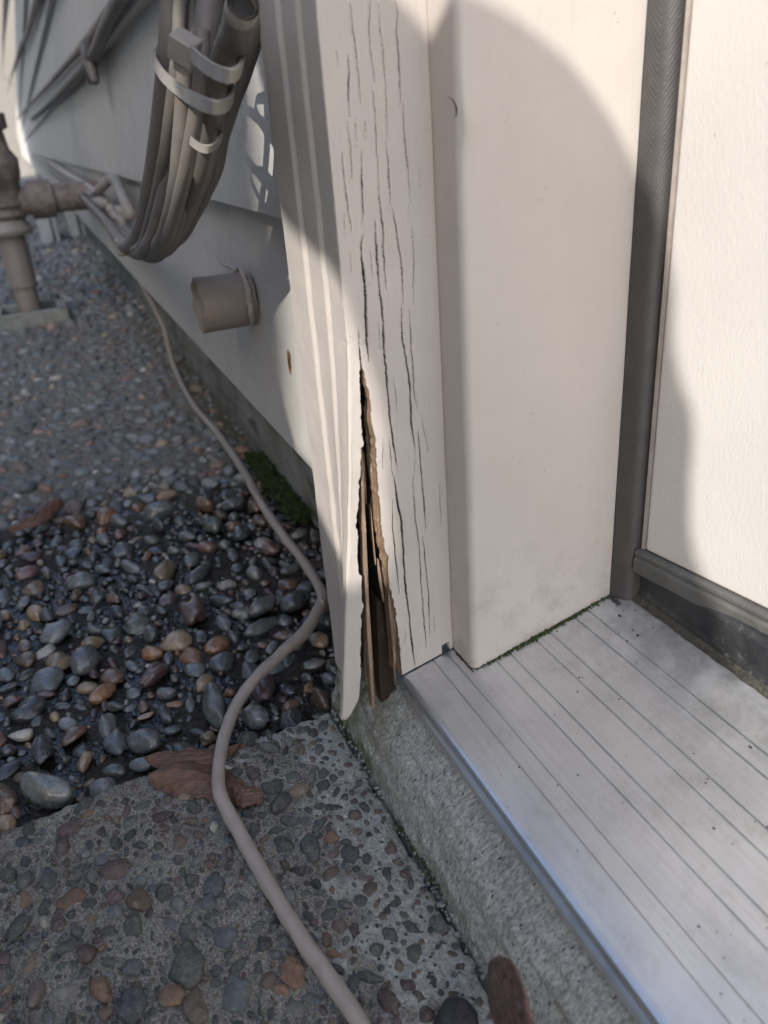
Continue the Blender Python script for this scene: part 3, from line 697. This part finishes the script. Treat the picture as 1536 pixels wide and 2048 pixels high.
# ------------------------------------------------------------------ siding wall + foundation
sw = empty('siding_wall', (-3, .02, .05), 'beige painted lap siding wall running away behind the cables', 'siding wall')
def board(z0, z1, x0, x1, lab=None, y0=.005):
    b = MB(); n_ = 160
    poly = [(y0 + .0010, z0), (y0, z0 + .0012), (y0 + .0006, z0 + .01), (y0 + .0115, z1), (y0 + .022, z1), (y0 + .0125, z0)]
    def fn(V):
        V = V.copy(); V[:, 1] += (vnoise(V[:, 0], V[:, 2], 8, int(z0 * 1000) + 5) - .5) * .0008; return V
    b.prism(poly[::-1], (0, 0, 0), V3(0, 1, 0), V3(0, 0, 1), (x0, 0, 0), (x1, 0, 0), n=n_, fn=fn)
    o = b.build('siding_board', MAT['siding'], sw); 
    if lab: o['label'] = lab
    return o
z = .0535; hh = .1338
xs_ = at(482, 760, 1, .006)[0]                      # butt joint below the stub pipe
board(z, z + .145, xs_ + .0009, -.060, 'lowest board, with a rusty nail hole'); board(z, z + .145, -30.0, xs_ - .0006)
for i in range(1, 5): board(z + hh * i, z + hh * i + .145, -30.0, -.060)
b = MB(); b.box((-30.0, .027, .045), (-.0605, .05, .72)); b.build('sheathing', MAT['darkwood'], sw)
# rusty nail hole
p = at(578, 724, 1, .0076)
for _ in range(8): p = at(578, 724, 1, .0050 + (p[2] - .0635) / .135 * .0109)
b = MB(); th_ = np.linspace(0, 2 * np.pi, 15)[:-1]
def blob(b, c, rx, rz, y, seed, rt=.3):
    r = np.random.default_rng(seed); n_ = 22; t = np.arange(n_) / n_ * 2 * np.pi; q = 1 + rt * (r.random(n_) - .5)
    V = [(c[0], y - .00015, c[2])] + [(c[0] + rx * math.cos(a) * s, y, c[2] + rz * math.sin(a) * s) for a, s in zip(t, q)]
    b.add(V, np.array([(0, 1 + (i + 1) % n_, 1 + i) for i in range(n_)]))
blob(b, p, .0030, .0075, p[1], 3); b.build('rust_stain', MAT['rust'], sw)
b = MB(); blob(b, p, .0011, .0030, p[1] - .00025, 4); b.build('nail_hole', MAT['dark'], sw)
b = MB(); b.box((-30.0, .046, -.12), (-.0655, .12, .0525)); o = b.build('foundation_wall', MAT['foundation']); tag(o, 'mottled grey green concrete foundation under the lap siding', 'foundation wall')

# stub pipe through the siding with torn caulk round it
pc = at(489, 598, 1, .006); pr = .0170
sp = empty('stub_pipe', pc, 'short open stub of painted pipe sticking out of the lap siding', 'pipe stub')
b = MB(); n_ = 48; t = np.arange(n_) / n_ * 2 * np.pi; L = at(400, 612, 1, .006)
rows = []
for (yy, rad) in [(.010, pr), (-.004, pr), (-.018, pr * 1.005), (-.0240, pr * 1.02), (-.0243, pr * .97), (-.0236, pr * .92), (-.010, pr * .86), (.010, pr * .86)]:
    wv = .0003 * np.sin(t * 3 + 1) * (yy < -.018) + .0006 * np.sin(t * 7) * (yy < -.018)
    rows.append(np.stack([pc[0] + rad * np.cos(t), yy + wv, pc[2] + rad * np.sin(t)], -1))
V = np.concatenate(rows); F = np.concatenate([np.stack([i * n_ + np.arange(n_), i * n_ + (np.arange(n_) + 1) % n_, (i + 1) * n_ + (np.arange(n_) + 1) % n_, (i + 1) * n_ + np.arange(n_)], -1) for i in range(7)])
b.add(V, F); b.build('pipe_shell', MAT['pipe'], sp, smooth=True, auto=50)
b = MB(); V = np.array([(pc[0] + pr * .875 * math.cos(a), -.0150, pc[2] + pr * .875 * math.sin(a)) for a in t]); b.add(V, np.arange(n_)[None]); b.build('pipe_shade_disc', MAT['dark'], sp)  # near-black disc stands in for the shade inside the pipe
b = MB(); rr_ = np.random.default_rng(8)
for (a0, a1, r0, ww) in [(-1.0, 1.75, 1.12, .0022), (1.9, 2.9, 1.16, .0016), (3.4, 4.4, 1.12, .0016)]:
    n2 = 26; pa = [(pc[0] + pr * (r0 + rr_.normal(0, .02)) * math.cos(a), .0052 + rr_.normal(0, .0003), pc[2] + pr * (r0 + rr_.normal(0, .02)) * math.sin(a)) for a in np.linspace(a0, a1, n2)]
    b.tube(pa, [.0004, ww, ww, ww * .8, .0004], 8, sub=2)
b.tube([at(px, py, 1, .0045) for px, py in [(408, 492), (425, 505), (445, 527), (458, 533), (470, 540)]], [.0003, .0006, .0012, .0010], 6)
b.build('torn_caulk', MAT['caulk'], sp, smooth=True)
b = MB(); nn_ = 40; t2 = np.linspace(-.9, 1.6, nn_); V = [(pc[0] + pr * q * math.cos(a), .0046, pc[2] + pr * q * math.sin(a)) for a in t2 for q in (1.0, 1.07 + .05 * rr_.random())]
b.add(V, np.array([(2 * i, 2 * i + 1, 2 * i + 3, 2 * i + 2) for i in range(nn_ - 1)])); b.build('pipe_gap', MAT['dark'], sp)

# ------------------------------------------------------------------ cable bundle
GB = 'thick painted cables hanging in the bundle'
def cable(nodes, r, label, name='painted_cable', mat='cable', group=GB, sub=8, seg=20, jit=.015, cat='cable'):
    P = [at(px, py, 1, y) if not isinstance(px, str) else V3(py, y[0], y[1]) for px, py, y in nodes]
    b = MB(); b.tube(P, r * .9, seg, sub=sub, jit=jit); o = b.build(name, MAT[mat], smooth=True); return tag(o, label, cat, group)
tail = [(225, 462, -.030), (170, 400, -.020), (110, 345, -.012), (62, 308, -.006)]
cable([(352, -60, -.024), (346, 0, -.026), (338, 120, -.031), (322, 260, -.037), (303, 380, -.043), (285, 455, -.047), (262, 492, -.050), (238, 478, -.046), (205, 435, -.030), (150, 380, -.018), (90, 326, -.010)], .0063, 'thick painted cable along the left edge of the hanging bundle')
cable([(392, -60, -.024), (386, 0, -.026), (377, 110, -.031), (358, 230, -.037), (343, 330, -.041), (325, 420, -.046), (300, 488, -.050), (262, 500, -.046), (215, 450, -.030), (160, 395, -.016), (100, 340, -.008)], .0052, 'painted cable second from the left edge of the hanging bundle')
cable([(425, -60, -.020), (421, 0, -.022), (415, 70, -.026), (408, 150, -.029), (392, 260, -.034), (370, 360, -.039), (350, 430, -.043), (325, 490, -.046), (290, 505, -.04), (240, 465, -.028), (180, 410, -.014)], .0064, 'thick pale lit cable in the middle of the hanging bundle')
cable([(372, 130, -.038), (368, 200, -.040), (362, 280, -.0425), (354, 360, -.045), (340, 430, -.047), (318, 486, -.049), (285, 500, -.044), (230, 455, -.026), (150, 372, -.010)], .0040, 'thin painted cable coming out under the square tie head')
cable([(455, -50, -.014), (449, 0, -.016), (441, 60, -.019), (432, 140, -.023), (418, 230, -.028), (402, 310, -.031), (382, 390, -.034), (352, 460, -.038), (315, 500, -.036), (260, 470, -.024), (190, 420, -.010)], .0060, 'painted cable behind the cut cable end in the bundle')
cable([(404, 60, -.034), (402, 150, -.037), (388, 250, -.041), (372, 340, -.044), (352, 420, -.046), (326, 488, -.048), (290, 502, -.043), (235, 458, -.026), (155, 376, -.010)], .0034, 'thin painted cable just right of the tie head, passing under both straps')
cable([(366, -50, -.030), (362, 0, -.032), (354, 120, -.0365), (338, 250, -.042), (322, 350, -.046), (303, 430, -.049), (281, 492, -.0515), (250, 490, -.048), (210, 442, -.030), (150, 385, -.016)], .0032, 'thin painted cable in the gap between the two leftmost thick cables')
cut = cable([(483, 22, -.033), (474, 60, -.032), (455, 110, -.031), (436, 170, -.031), (424, 230, -.032), (414, 290, -.033), (398, 350, -.035), (372, 410, -.038), (342, 468, -.042), (308, 502, -.040), (255, 474, -.026)], .0060, 'painted cable with a hollow cut end at the top right of the bundle')
cable([(520, -60, -.010), (508, 0, -.013), (498, 50, -.016), (480, 120, -.019), (455, 190, -.022), (432, 270, -.024), (418, 340, -.026), (385, 410, -.030), (350, 470, -.034), (305, 498, -.032), (250, 465, -.02)], .0068, 'darkest thick cable along the right edge of the bundle')
# hollow end of the cut cable
p0 = at(483, 22, 1, -.033); p1 = at(487, 8, 1, -.033); d = (p1 - p0); b = MB()
b.tube([p0 - d * .1, p0 + d * .5, p1], [.0052, .0052, .0050], 18, caps=False, sub=2); b.tube([p0, p0 + d * .5, p1], [.0040, .0040, .0040], 18, caps=False, sub=2)
b.build('cut_end', MAT['tie'], cut, smooth=True)
b = MB(); b.tube([p0, p0 + d * .35], .0041, 14, sub=1); b.build('cut_core', MAT['dark'], cut)
# cable ties
GT = 'cable ties round the hanging bundle'
up_ = at(400, 60, 1, -.03) - at(370, 300, 1, -.037)
sec = [(1.9, .55), (1.9, -.55), (-1.9, -.55), (-1.9, .55)]
def tie(nodes, w, label):
    P = [at(px, py, 1, y) for px, py, y in nodes]; root = empty('cable_tie', P[0], label, 'cable tie', GT)
    b = MB(); b.tube(P, w, sec=sec, up=up_, closed=True, sub=8); o = b.build('tie_strap', MAT['tie'], root, bevel=.0002); return root
t1 = tie([(309, 108, -.034), (322, 146, -.044), (362, 182, -.047), (405, 207, -.048), (440, 214, -.044), (462, 200, -.032), (464, 168, -.020), (430, 140, -.012), (380, 110, -.010), (335, 85, -.014)], .00115, 'wide painted cable tie looped low round the whole bundle')
t2 = tie([(380, 100, -.044), (402, 124, -.046), (432, 144, -.045), (462, 151, -.043), (480, 138, -.034), (484, 112, -.020), (455, 90, -.014), (415, 84, -.016), (385, 86, -.026)], .0011, 'cable tie with a square head, holding the cut cable')
hc = at(370, 96, 1, -.046); a1 = up_ / np.linalg.norm(up_); vw = (CAM - hc) / np.linalg.norm(CAM - hc); a2 = np.cross(a1, vw); a2 /= np.linalg.norm(a2); a3 = np.cross(a2, a1)
rot = .5; e1 = a2 * math.cos(rot) + a3 * math.sin(rot); e2 = -a2 * math.sin(rot) + a3 * math.cos(rot)
b = MB(); s_ = .0046; b.prism([(-s_, -s_ * .8), (s_, -s_ * .8), (s_, s_ * .8), (-s_, s_ * .8)], hc, e1, e2, -a1 * .0045, a1 * .0040); b.build('tie_head', MAT['tie'], t2, bevel=.0007, seg=3)
b = MB(); b.prism([(-.0028, -.002), (.0028, -.002), (.0028, .002), (-.0028, .002)], hc - a1 * .0045, e1, e2, -a1 * .004, a1 * .0005); b.build('tie_tail', MAT['tie'], t2, bevel=.0005)
tie([(378, 274, -.041), (392, 290, -.044), (412, 298, -.043), (432, 290, -.038), (443, 268, -.028), (436, 246, -.018), (405, 250, -.02), (384, 260, -.03)], .0008, 'narrow cable tie sagging below the other two')
b0 = at(246, 494, 1, -.050); b = MB(); b.box(b0 - V3(.006, .005, .006), b0 + V3(.006, .005, .006)); o = b.build('tie_block', MAT['tie'], None, bevel=.001); tag(o, 'small pale square tie head at the very foot of the bundle', 'tie head')

# thin cable coming down and crossing the ground
def gp(px, py, dz=.0035): return at(px, py, 2, ZG + dz)
P = [V3(-2.2, .028, .12), V3(-1.5, .030, .075), V3(-1.18, .028, .035), at(322, 640, 1, .026), at(337, 695, 1, .025), gp(352, 742, .006), gp(385, 806, .008), gp(432, 862, .008), gp(480, 930, .008), gp(520, 1002, .008), gp(560, 1062, .008), gp(606, 1122, .008), gp(640, 1178, .010), gp(643, 1206, .010), gp(610, 1262, .008), gp(565, 1305, .008), gp(515, 1352, .009), gp(474, 1408, .007), gp(447, 1478, .006), gp(437, 1548, .0062), gp(442, 1592, .006), gp(470, 1650, .004), gp(512, 1725, .004), gp(560, 1808, .004), gp(612, 1890, .004), gp(668, 1970, .004), gp(730, 2060, .004), gp(770, 2130, .004)]
cx_ = empty('ground_cable', P[20], 'thin beige cable snaking from the bundle down across the pebbles and slab', 'cable')
b = MB(); n_ = len(P); b.tube(P, [.0036] * 5 + [.0035] * 8 + [.0037, .0041, .0036] + [.0033] * (n_ - 16), 20, sub=10, jit=.035); b.build('cable_sheath', MAT['coax'], cx_, smooth=True)
b = MB(); q = at(643, 1204, 2, ZG + .0125); b.tube([q + V3(-.001, -.001, .001), q + V3(0, 0, .0012), q + V3(.002, .001, -.001)], [.0009, .0016, .0006], 8, sub=4)
b.build('paint_nub', MAT['coax'], cx_, smooth=True); b = MB(); q = at(455, 1535, 2, ZG + .008); b.tube([q - V3(.003, .001, .001), q, q + V3(.003, .0015, .0015)], [.0006, .0011, .0004], 8, sub=4); b.build('paint_nub', MAT['coax'], cx_, smooth=True)

# cables strung along the siding, far left
GW = 'cables strung along the lap siding'
def run(P, r, label, mat='cable', group=GW, name='wall_cable'):
    b = MB(); b.tube(P, r, 10, sub=6, jit=.03); return tag(b.build(name, MAT[mat], smooth=True), label, 'cable', group)
w = lambda px, py, y=-.002: at(px, py, 1, y)
run([w(268, -60), w(238, 0), w(207, 62), w(181, 118), w(140, 165), w(95, 210), w(62, 238)], .0065, 'pale cable dropping to the clip on the siding then running off left')
run([w(300, -60), w(228, 10), w(175, 80), w(118, 145), w(70, 198), w(32, 238)], .0055, 'darker straight cable running off left just above the clip', 'pipe')
run([w(100, -60), w(75, 0), w(52, 75), w(30, 130), w(14, 185)], .008, 'upper dark cable running off left, right of the pair', 'pipe')
run([w(20, -60), w(14, 0), w(8, 70), w(5, 130), w(3, 180)], .010, 'upper dark cable at the extreme left of the siding', 'pipe')
q = w(179, 124, -.006); b = MB(); b.tube([q + V3(-.03, 0, .022), q, q + V3(.02, 0, -.022)], [.004, .008, .004], 10, sub=4); b.tube([q + V3(.025, .003, .022), q, q + V3(-.03, 0, -.018)], [.004, .007, .004], 10, sub=4)
o = b.build('cable_clip', MAT['cable'], smooth=True); tag(o, 'knotted clip fixing the pale cable to the siding', 'cable clip')

# clutter at the wall foot behind the bundle
GL = 'low cables heaped along the foot of the wall'
rr_ = np.random.default_rng(21)
LOWL = ['lowest cable of the blurred heap at the wall foot, nearest the pavement', 'second lowest cable of the blurred heap at the wall foot', 'third cable up in the blurred heap at the wall foot', 'middle cable of the blurred heap at the wall foot', 'third cable from the top of the blurred heap at the wall foot', 'second cable from the top of the blurred heap at the wall foot', 'topmost cable of the blurred heap, against the bracket']
for i in range(7):
    a = i / 6; ys_ = -.012 + .012 * rr_.random()
    P = [at(262 - 8 * i + rr_.normal(0, 3), 480 - 12 * i, 1, -.02), at(228 - 4 * i + rr_.normal(0, 3), 440 - 7 * i, 1, ys_), at(185 - 3 * i, 405 - 7 * i + rr_.normal(0, 3), 1, ys_), at(140 - 2 * i, 372 - 5 * i, 1, ys_ * .6), at(95, 340 - 3 * i + rr_.normal(0, 2), 1, 0), at(60, 312, 1, .002)]
    run(P, .0050 + .001 * a, LOWL[i], 'tie', GL, 'low_cable')
fr = [at(183, 396, 1, -.01), at(222, 356, 1, -.005), at(232, 362, 1, -.005), at(262, 430, 1, -.01), at(215, 415, 1, -.012), at(183, 396, 1, -.01)]
b = MB()
for a, c in zip(fr[:-1], fr[1:]): b.tube([a, c], .0065, 8, sub=1)
o = b.build('wall_bracket', MAT['tie'], smooth=True); tag(o, 'blurred slanted bracket frame on the lowest siding board', 'bracket')

# ------------------------------------------------------------------ gas riser pipe, far left
gb = at(66, 640, 2, ZG); rp = empty('gas_riser', gb, 'brown painted gas pipe standing in the pavement at the far left', 'gas pipe')
gx, gy = gb[0], gb[1]
def zpx(py): return at(20, py, 0, gx)[2]
def cyl(name, segs, mat, parent=rp, x=gx, y=gy):
    b = MB(); n_ = 28; t = np.arange(n_) / n_ * 2 * np.pi; V = np.concatenate([np.stack([x + r * np.cos(t), y + r * np.sin(t), z + 0 * t], -1) for z, r in segs])
    F = np.concatenate([np.stack([i * n_ + np.arange(n_), i * n_ + (np.arange(n_) + 1) % n_, (i + 1) * n_ + (np.arange(n_) + 1) % n_, (i + 1) * n_ + np.arange(n_)], -1) for i in range(len(segs) - 1)])
    b.add(V, [F, np.arange(n_)[::-1][None], (np.arange(n_) + (len(segs) - 1) * n_)[None]]); return b.build(name, mat, parent, smooth=True, auto=40)
H = lambda py: at(66 - (640 - py) * .22, py, 0, gx)[2]
cyl('riser_sleeve', [(ZG - .01, .020), (H(575), .020), (H(572), .0235), (H(470), .0235)], MAT['pipe'])
cyl('collar', [(H(468), .038), (H(460), .040), (H(452), .036), (H(440), .031)], MAT['tie'])
cyl('coupling', [(H(440), .030), (H(430), .038), (H(418), .034), (H(410), .040), (H(396), .036), (H(380), .038)], MAT['galv'])
cyl('valve_body', [(H(380), .034), (H(350), .042), (H(320), .044), (H(300), .034), (H(262), .031), (H(258), .040), (H(228), .040), (H(225), .028)], MAT['galv'])
cyl('riser_top', [(H(225), .026), (H(-120), .026)], MAT['pipe'])
zz_ = H(405); b = MB(); b.tube([(gx, gy, zz_), (gx, gy + .20, zz_ - .002)], .024, 18, sub=1); b.tube([(gx, gy + .045, zz_), (gx, gy + .085, zz_)], .032, 18, sub=1); b.build('branch_pipe', MAT['galv'], rp, smooth=True, auto=40)
b = MB(); zc = H(345); b.tube([(gx + .03, gy - .01, zc), (gx + .06, gy - .02, zc)], .022, 12, sub=1); b.build('valve_nut', MAT['galv'], rp, smooth=True, auto=40)
b = MB()
for (dx, dy, lx, ly) in [(-.055, 0, .008, .063), (.055, 0, .008, .063), (0, -.055, .062, .008), (0, .055, .062, .008)]: b.box((gx + dx - lx, gy + dy - ly, ZG - .02), (gx + dx + lx, gy + dy + ly, ZG + .024))
o = b.build('pipe_collar_box', MAT['plate'], bevel=.002); tag(o, 'square concrete box frame round the foot of the gas pipe', 'box frame')
for (px, py, sx_, sy_, sz_, lb) in [(150, 470, .05, .018, .09, 'blurred pale blue block on the pavement, nearest the wall'), (95, 480, .10, .02, .10, 'blurred pale block on the pavement, right of the gas pipe')]:
    q = at(px, py, 2, ZG); b = MB(); b.box((q[0] - sx_, q[1] - sy_, ZG - .01), (q[0] + sx_, q[1] + sy_, ZG + sz_)); b.box((q[0] - sx_ * .8, q[1] + sy_ * 1.4, ZG - .01), (q[0] + sx_, q[1] + sy_ * 2.0, ZG + sz_ * .8)); o = b.build('pale_block', MAT['block'], bevel=.006); tag(o, lb, 'block', 'pale blocks on the pavement')
b = MB(); b.box((-31.0, -8, -.08), (-30.5, 3, 12)); o = b.build('boundary_wall', MAT['farwall']); tag(o, 'pale sunlit wall far off at the end of the walk', 'wall')

# ------------------------------------------------------------------ moss, leaves, grit
def tufts(name, spots, mat, label, sc=.0012, seed=1, cat='moss'):
    r = np.random.default_rng(seed); VV = []; FF = []; n = 0; V, F = ICO[1]
    for p in spots:
        for _ in range(3):
            s = sc * r.uniform(.4, 1.2); VV.append(V * s * r.uniform(.5, 1.4, 3) * (1 + .35 * r.normal(size=(len(V), 1))) + p + r.normal(0, sc * .7, 3)); FF.append(F + n); n += len(V)
    o = link(name, npmesh(name, np.concatenate(VV), np.concatenate(FF), False), mat); return tag(o, label, cat, kind='stuff')
r = np.random.default_rng(77); sp_ = []
for i in range(420):
    y = .030 + .066 * r.random(); a = .25 + .75 * math.exp(-((y - .062) / .020) ** 2)
    if r.random() < a: sp_.append((XJ + r.uniform(-.0002, .0009) * (1 + a), y, slz(y) + r.uniform(-.0001, .0005)))
tufts('jamb_moss', sp_, MAT['moss'], 'thin dark moss in the joint between jamb and sill', .00045, 2)
sp_ = [(XJ - .0004, y, slz(y) + .0002) for y in np.linspace(YR + .002, .098, 240)] + [(XJ + r.uniform(0, .008), .0975 + r.uniform(-.0008, .0008), slz(.0975) + .0002) for _ in range(60)] + [(x, YR - .0002, slz(YR)) for x in np.linspace(.0005, XJ, 60)]
tufts('joint_dirt', sp_, MAT['dirt'], 'dark dirt packed under the jamb foot', .00035, 3, 'dirt')
sp_ = [V3(-.29 - .16 * r.random() ** .8, .038 + r.normal(0, .005), ZG + r.uniform(-.004, .004)) for _ in range(1500)]
tufts('foundation_moss', sp_, MAT['moss'], 'bright green moss at the foot of the foundation wall', .0014, 4)
sp_ = [V3(x, -.0178 + r.normal(0, .0008), ZG + r.uniform(-.001, .0015)) for x in np.concatenate([r.uniform(.03, .075, 70), r.uniform(-.055, -.03, 20)])]
tufts('crack_moss', sp_, MAT['moss'], 'specks of moss in the crack beside the footing', .0006, 5)
# grit on the sill
r = np.random.default_rng(15); VV = []; FF = []; n = 0; V, F = ICO[1]
for i in range(90):
    y = r.uniform(.006, .102); x = r.uniform(.02, .24) if i > 14 else r.uniform(.025, .05)
    if i < 14: y = r.uniform(.085, .102)
    s = r.uniform(.0001, .00042) * (1.5 if i < 8 else 1); VV.append(V * s * V3(r.uniform(.6, 2.4), r.uniform(.6, 1.2), .5) + (x, y, slz(y) + s * .3)); FF.append(F + n); n += len(V)
o = link('grit', npmesh('grit', np.concatenate(VV), np.concatenate(FF)), MAT['dirt']); tag(o, 'specks of dark grit scattered over the aluminium sill', 'grit', kind='stuff')

def leaf(name, outline, mat, label, cat, thick=.0004, curl=None, group=None, vein=None):
    """outline: list of (left, right) 3-D rails"""
    L = spline(np.array([a for a, c in outline], float), 10); R2 = spline(np.array([c for a, c in outline], float), 10); n = len(L); m_ = 22
    V = []; r = np.random.default_rng(len(label)); e1 = smooth_noise(n, 4) * .05; fl = .00028
    for i in range(n):
        s_ = i / (n - 1)
        for j in range(m_ + 1):
            t = j / m_; tt = t * (1 + e1[i, 0]) - e1[i, 1] * (1 - t); p = L[i] * (1 - tt) + R2[i] * tt
            h = (curl or (lambda s, t: .002 * math.sin(math.pi * t)))(s_, t)
            h += fl * math.sin(t * 26 + 5 * s_) * (.4 + s_) + fl * .8 * math.sin(s_ * 40 + t * 9); V.append(p + V3(0, 0, h))
    V = np.array(V); F = gridF(n, m_ + 1); o = link(name, npmesh(name, V, F), mat)
    s = o.modifiers.new('s', 'SOLIDIFY'); s.thickness = thick; s.offset = 0
    return tag(o, label, cat, group)
g_ = lambda px, py, dz: at(px, py, 2, ZG + dz)
leaf('dead_leaf', [(g_(288, 1516, .003), g_(292, 1522, .002)), (g_(325, 1503, .005), g_(316, 1538, .002)), (g_(372, 1502, .005), g_(352, 1542, .002)), (g_(420, 1497, .004), g_(420, 1540, .001)), (g_(486, 1488, .002), g_(480, 1492, .002))], MAT['leaf'], 'orange brown leaf half under the rolled leaf beside the cable', 'leaf', group='dead leaves on the slab', curl=lambda s, t: .0012 * math.sin(math.pi * t))
leaf('dead_leaf', [(g_(300, 1556, .002), g_(303, 1572, .001)), (g_(345, 1530, .003), g_(330, 1586, .0005)), (g_(385, 1524, .003), g_(385, 1594, .0005)), (g_(430, 1532, .002), g_(425, 1600, .0005)), (g_(470, 1556, .001), g_(470, 1606, .0005)), (g_(500, 1584, .001), g_(496, 1594, .001))], MAT['leaf'], 'rolled russet leaf lying under the bend of the cable', 'leaf', curl=lambda s, t: .0052 * math.sin(math.pi * min(1, t * 1.1)) * (1 - .75 * sstep(.35, .65, s)), group='dead leaves on the slab')
leaf('dead_leaf', [(g_(466, 1562, .004), g_(467, 1605, .001)), (g_(490, 1572, .006), g_(482, 1618, .002)), (g_(515, 1572, .006), g_(508, 1612, .002)), (g_(529, 1590, .004), g_(527, 1603, .002))], MAT['leaf'], 'small torn leaf tip right of the cable bend', 'leaf', group='dead leaves on the slab')
leaf('dead_leaf', [(g_(18, 1064, .005), g_(22, 1068, .004)), (g_(62, 1036, .008), g_(66, 1054, .005)), (g_(100, 1002, .012), g_(108, 1032, .006)), (g_(124, 1004, .010), g_(128, 1010, .008))], MAT['leaf'], 'red brown leaf on the far wet pebbles at the left', 'leaf', curl=lambda s, t: .005 * math.sin(math.pi * t))
q = lambda px, py, y: at(px, py, 1, y)
ky = empty('maple_key', q(1020, 2000, -.030), 'dark brown winged maple seed leaning on the concrete footing', 'seed')
Lr = [q(985, 1918, -.026), q(978, 1935, -.0275), q(975, 1975, -.030), q(982, 2020, -.033), q(1000, 2075, -.036), q(1020, 2120, -.038)]
Rr = [q(1000, 1914, -.026), q(1022, 1925, -.0275), q(1040, 1962, -.030), q(1052, 2005, -.033), q(1064, 2060, -.036), q(1070, 2110, -.038)]
LS = spline(np.array(Lr), 6); RS = spline(np.array(Rr), 6); V = np.array([[a * (1 - t) + c * t + V3(0, -.0012 * math.sin(math.pi * t), .0004 * math.sin(9 * t + i * .4)) for t in np.linspace(0, 1, 13)] for i, (a, c) in enumerate(zip(LS, RS))])
o = link('seed_wing', npmesh('seed_wing', V.reshape(-1, 3), gridF(len(LS), 13)), MAT['key'], ky); s = o.modifiers.new('s', 'SOLIDIFY'); s.thickness = .0004
b = MB(); b.tube(Rr, [.0003, .0006, .0007, .0008, .0009, .0012], 8, sub=5); b.build('wing_rib', MAT['key'], ky, smooth=True)
stn = pebbles('dark_stone', [(q(960, 2040, -.030)[0] - .004, -.036, .0095)], (.5, .5), (.7, .7), MAT['peb_dry'], 'smooth dark stone at the lower edge beside the maple seed', 31, np.eye(13)[4], mul=1.0)
stn['category'] = 'stone'; del stn['kind']

# ------------------------------------------------------------------ unseen photographer shaped to cast the shade, plus a fence added to block sun
def uv(u, v, w): return u * U + v * W + w * S
ph = empty('person', (0.7, -.9, ZG), 'unseen crouching person in dark jacket, limbs shaped to cast the shade', 'person')
b = MB()
def chain(nodes, seg=14): b.tube([uv(*n[:3]) for n in nodes], [n[3] for n in nodes], seg, sub=5)
def ell(c, r3, ax):
    V, F = ICO[3]; b.add(np.asarray(c) + V @ (np.diag(r3) @ np.array(ax)), F)
ell(uv(.046, .146, .72), (.054, .076, .08), [U, W, S])                       # head, sized to the shadow wanted on the jamb
chain([(-.130, .440, .80, .065), (-.075, .345, .78, .060), (-.050, .270, .74, .054), (-.040, .226, .72, .046), (-.006, .180, .72, .033), (.03, .16, .72, .03)])   # raised arm, added to shade the casing top
chain([(.056, .13, .73, .055), (.057, .07, .75, .058), (.072, .0, .80, .074), (.10, -.10, .85, .125), (.12, -.25, .92, .17), (.10, -.42, 1.0, .18)])     # neck and torso, shaped to shade the casing side and slab
chain([(.16, -.10, .86, .08), (.22, -.02, .70, .05), (.19, .0, .50, .035)])
chain([(-.37, .10, .85, .085), (-.22, .05, .80, .095), (-.130, .015, .76, .093), (-.066, -.056, .78, .093), (.03, -.16, .85, .12), (.08, -.32, .95, .13)])   # knee and thigh, shaped to shade ground and footing
chain([(-.24, .04, .80, .06), (-.17, .10, .78, .058), (-.127, .122, .77, .060)])  # extra limb added to shade the siding
chain([(-.23, .0, .80, .075), (-.25, -.30, .90, .055), (-.25, -.55, 1.0, .05)])
o = b.build('shade_figure_body', MAT['cloth'], ph, smooth=True); rm = o.modifiers.new('r', 'REMESH'); rm.mode = 'VOXEL'; rm.voxel_size = .012; rm.use_smooth_shade = True
yF = -2.6
def fx_at(u, v=.1):
    w_ = (.0 + u * U[1] + v * W[1] - yF) / -S[1]; p = uv(u, v, w_); return p
pf = fx_at(-.118, .12); zt_ = fx_at(-.118, .9)[2]
fn_ = empty('shade_fence', (pf[0] - 3, yF, ZG), 'unseen tall board fence added to shade the wall and ground', 'fence')
b = MB(); x = pf[0]
while x > -9: b.box((x - .138, yF, -.07), (x, yF - .02, zt_)); x -= .1405
b.build('shade_fence_boards', MAT['timber'], fn_); b = MB(); b.box((-9, yF - .06, .4), (pf[0], yF - .0205, .5)); b.box((-9, yF - .06, 2.0), (pf[0], yF - .0205, 2.1)); b.build('shade_fence_rail', MAT['timber'], fn_)
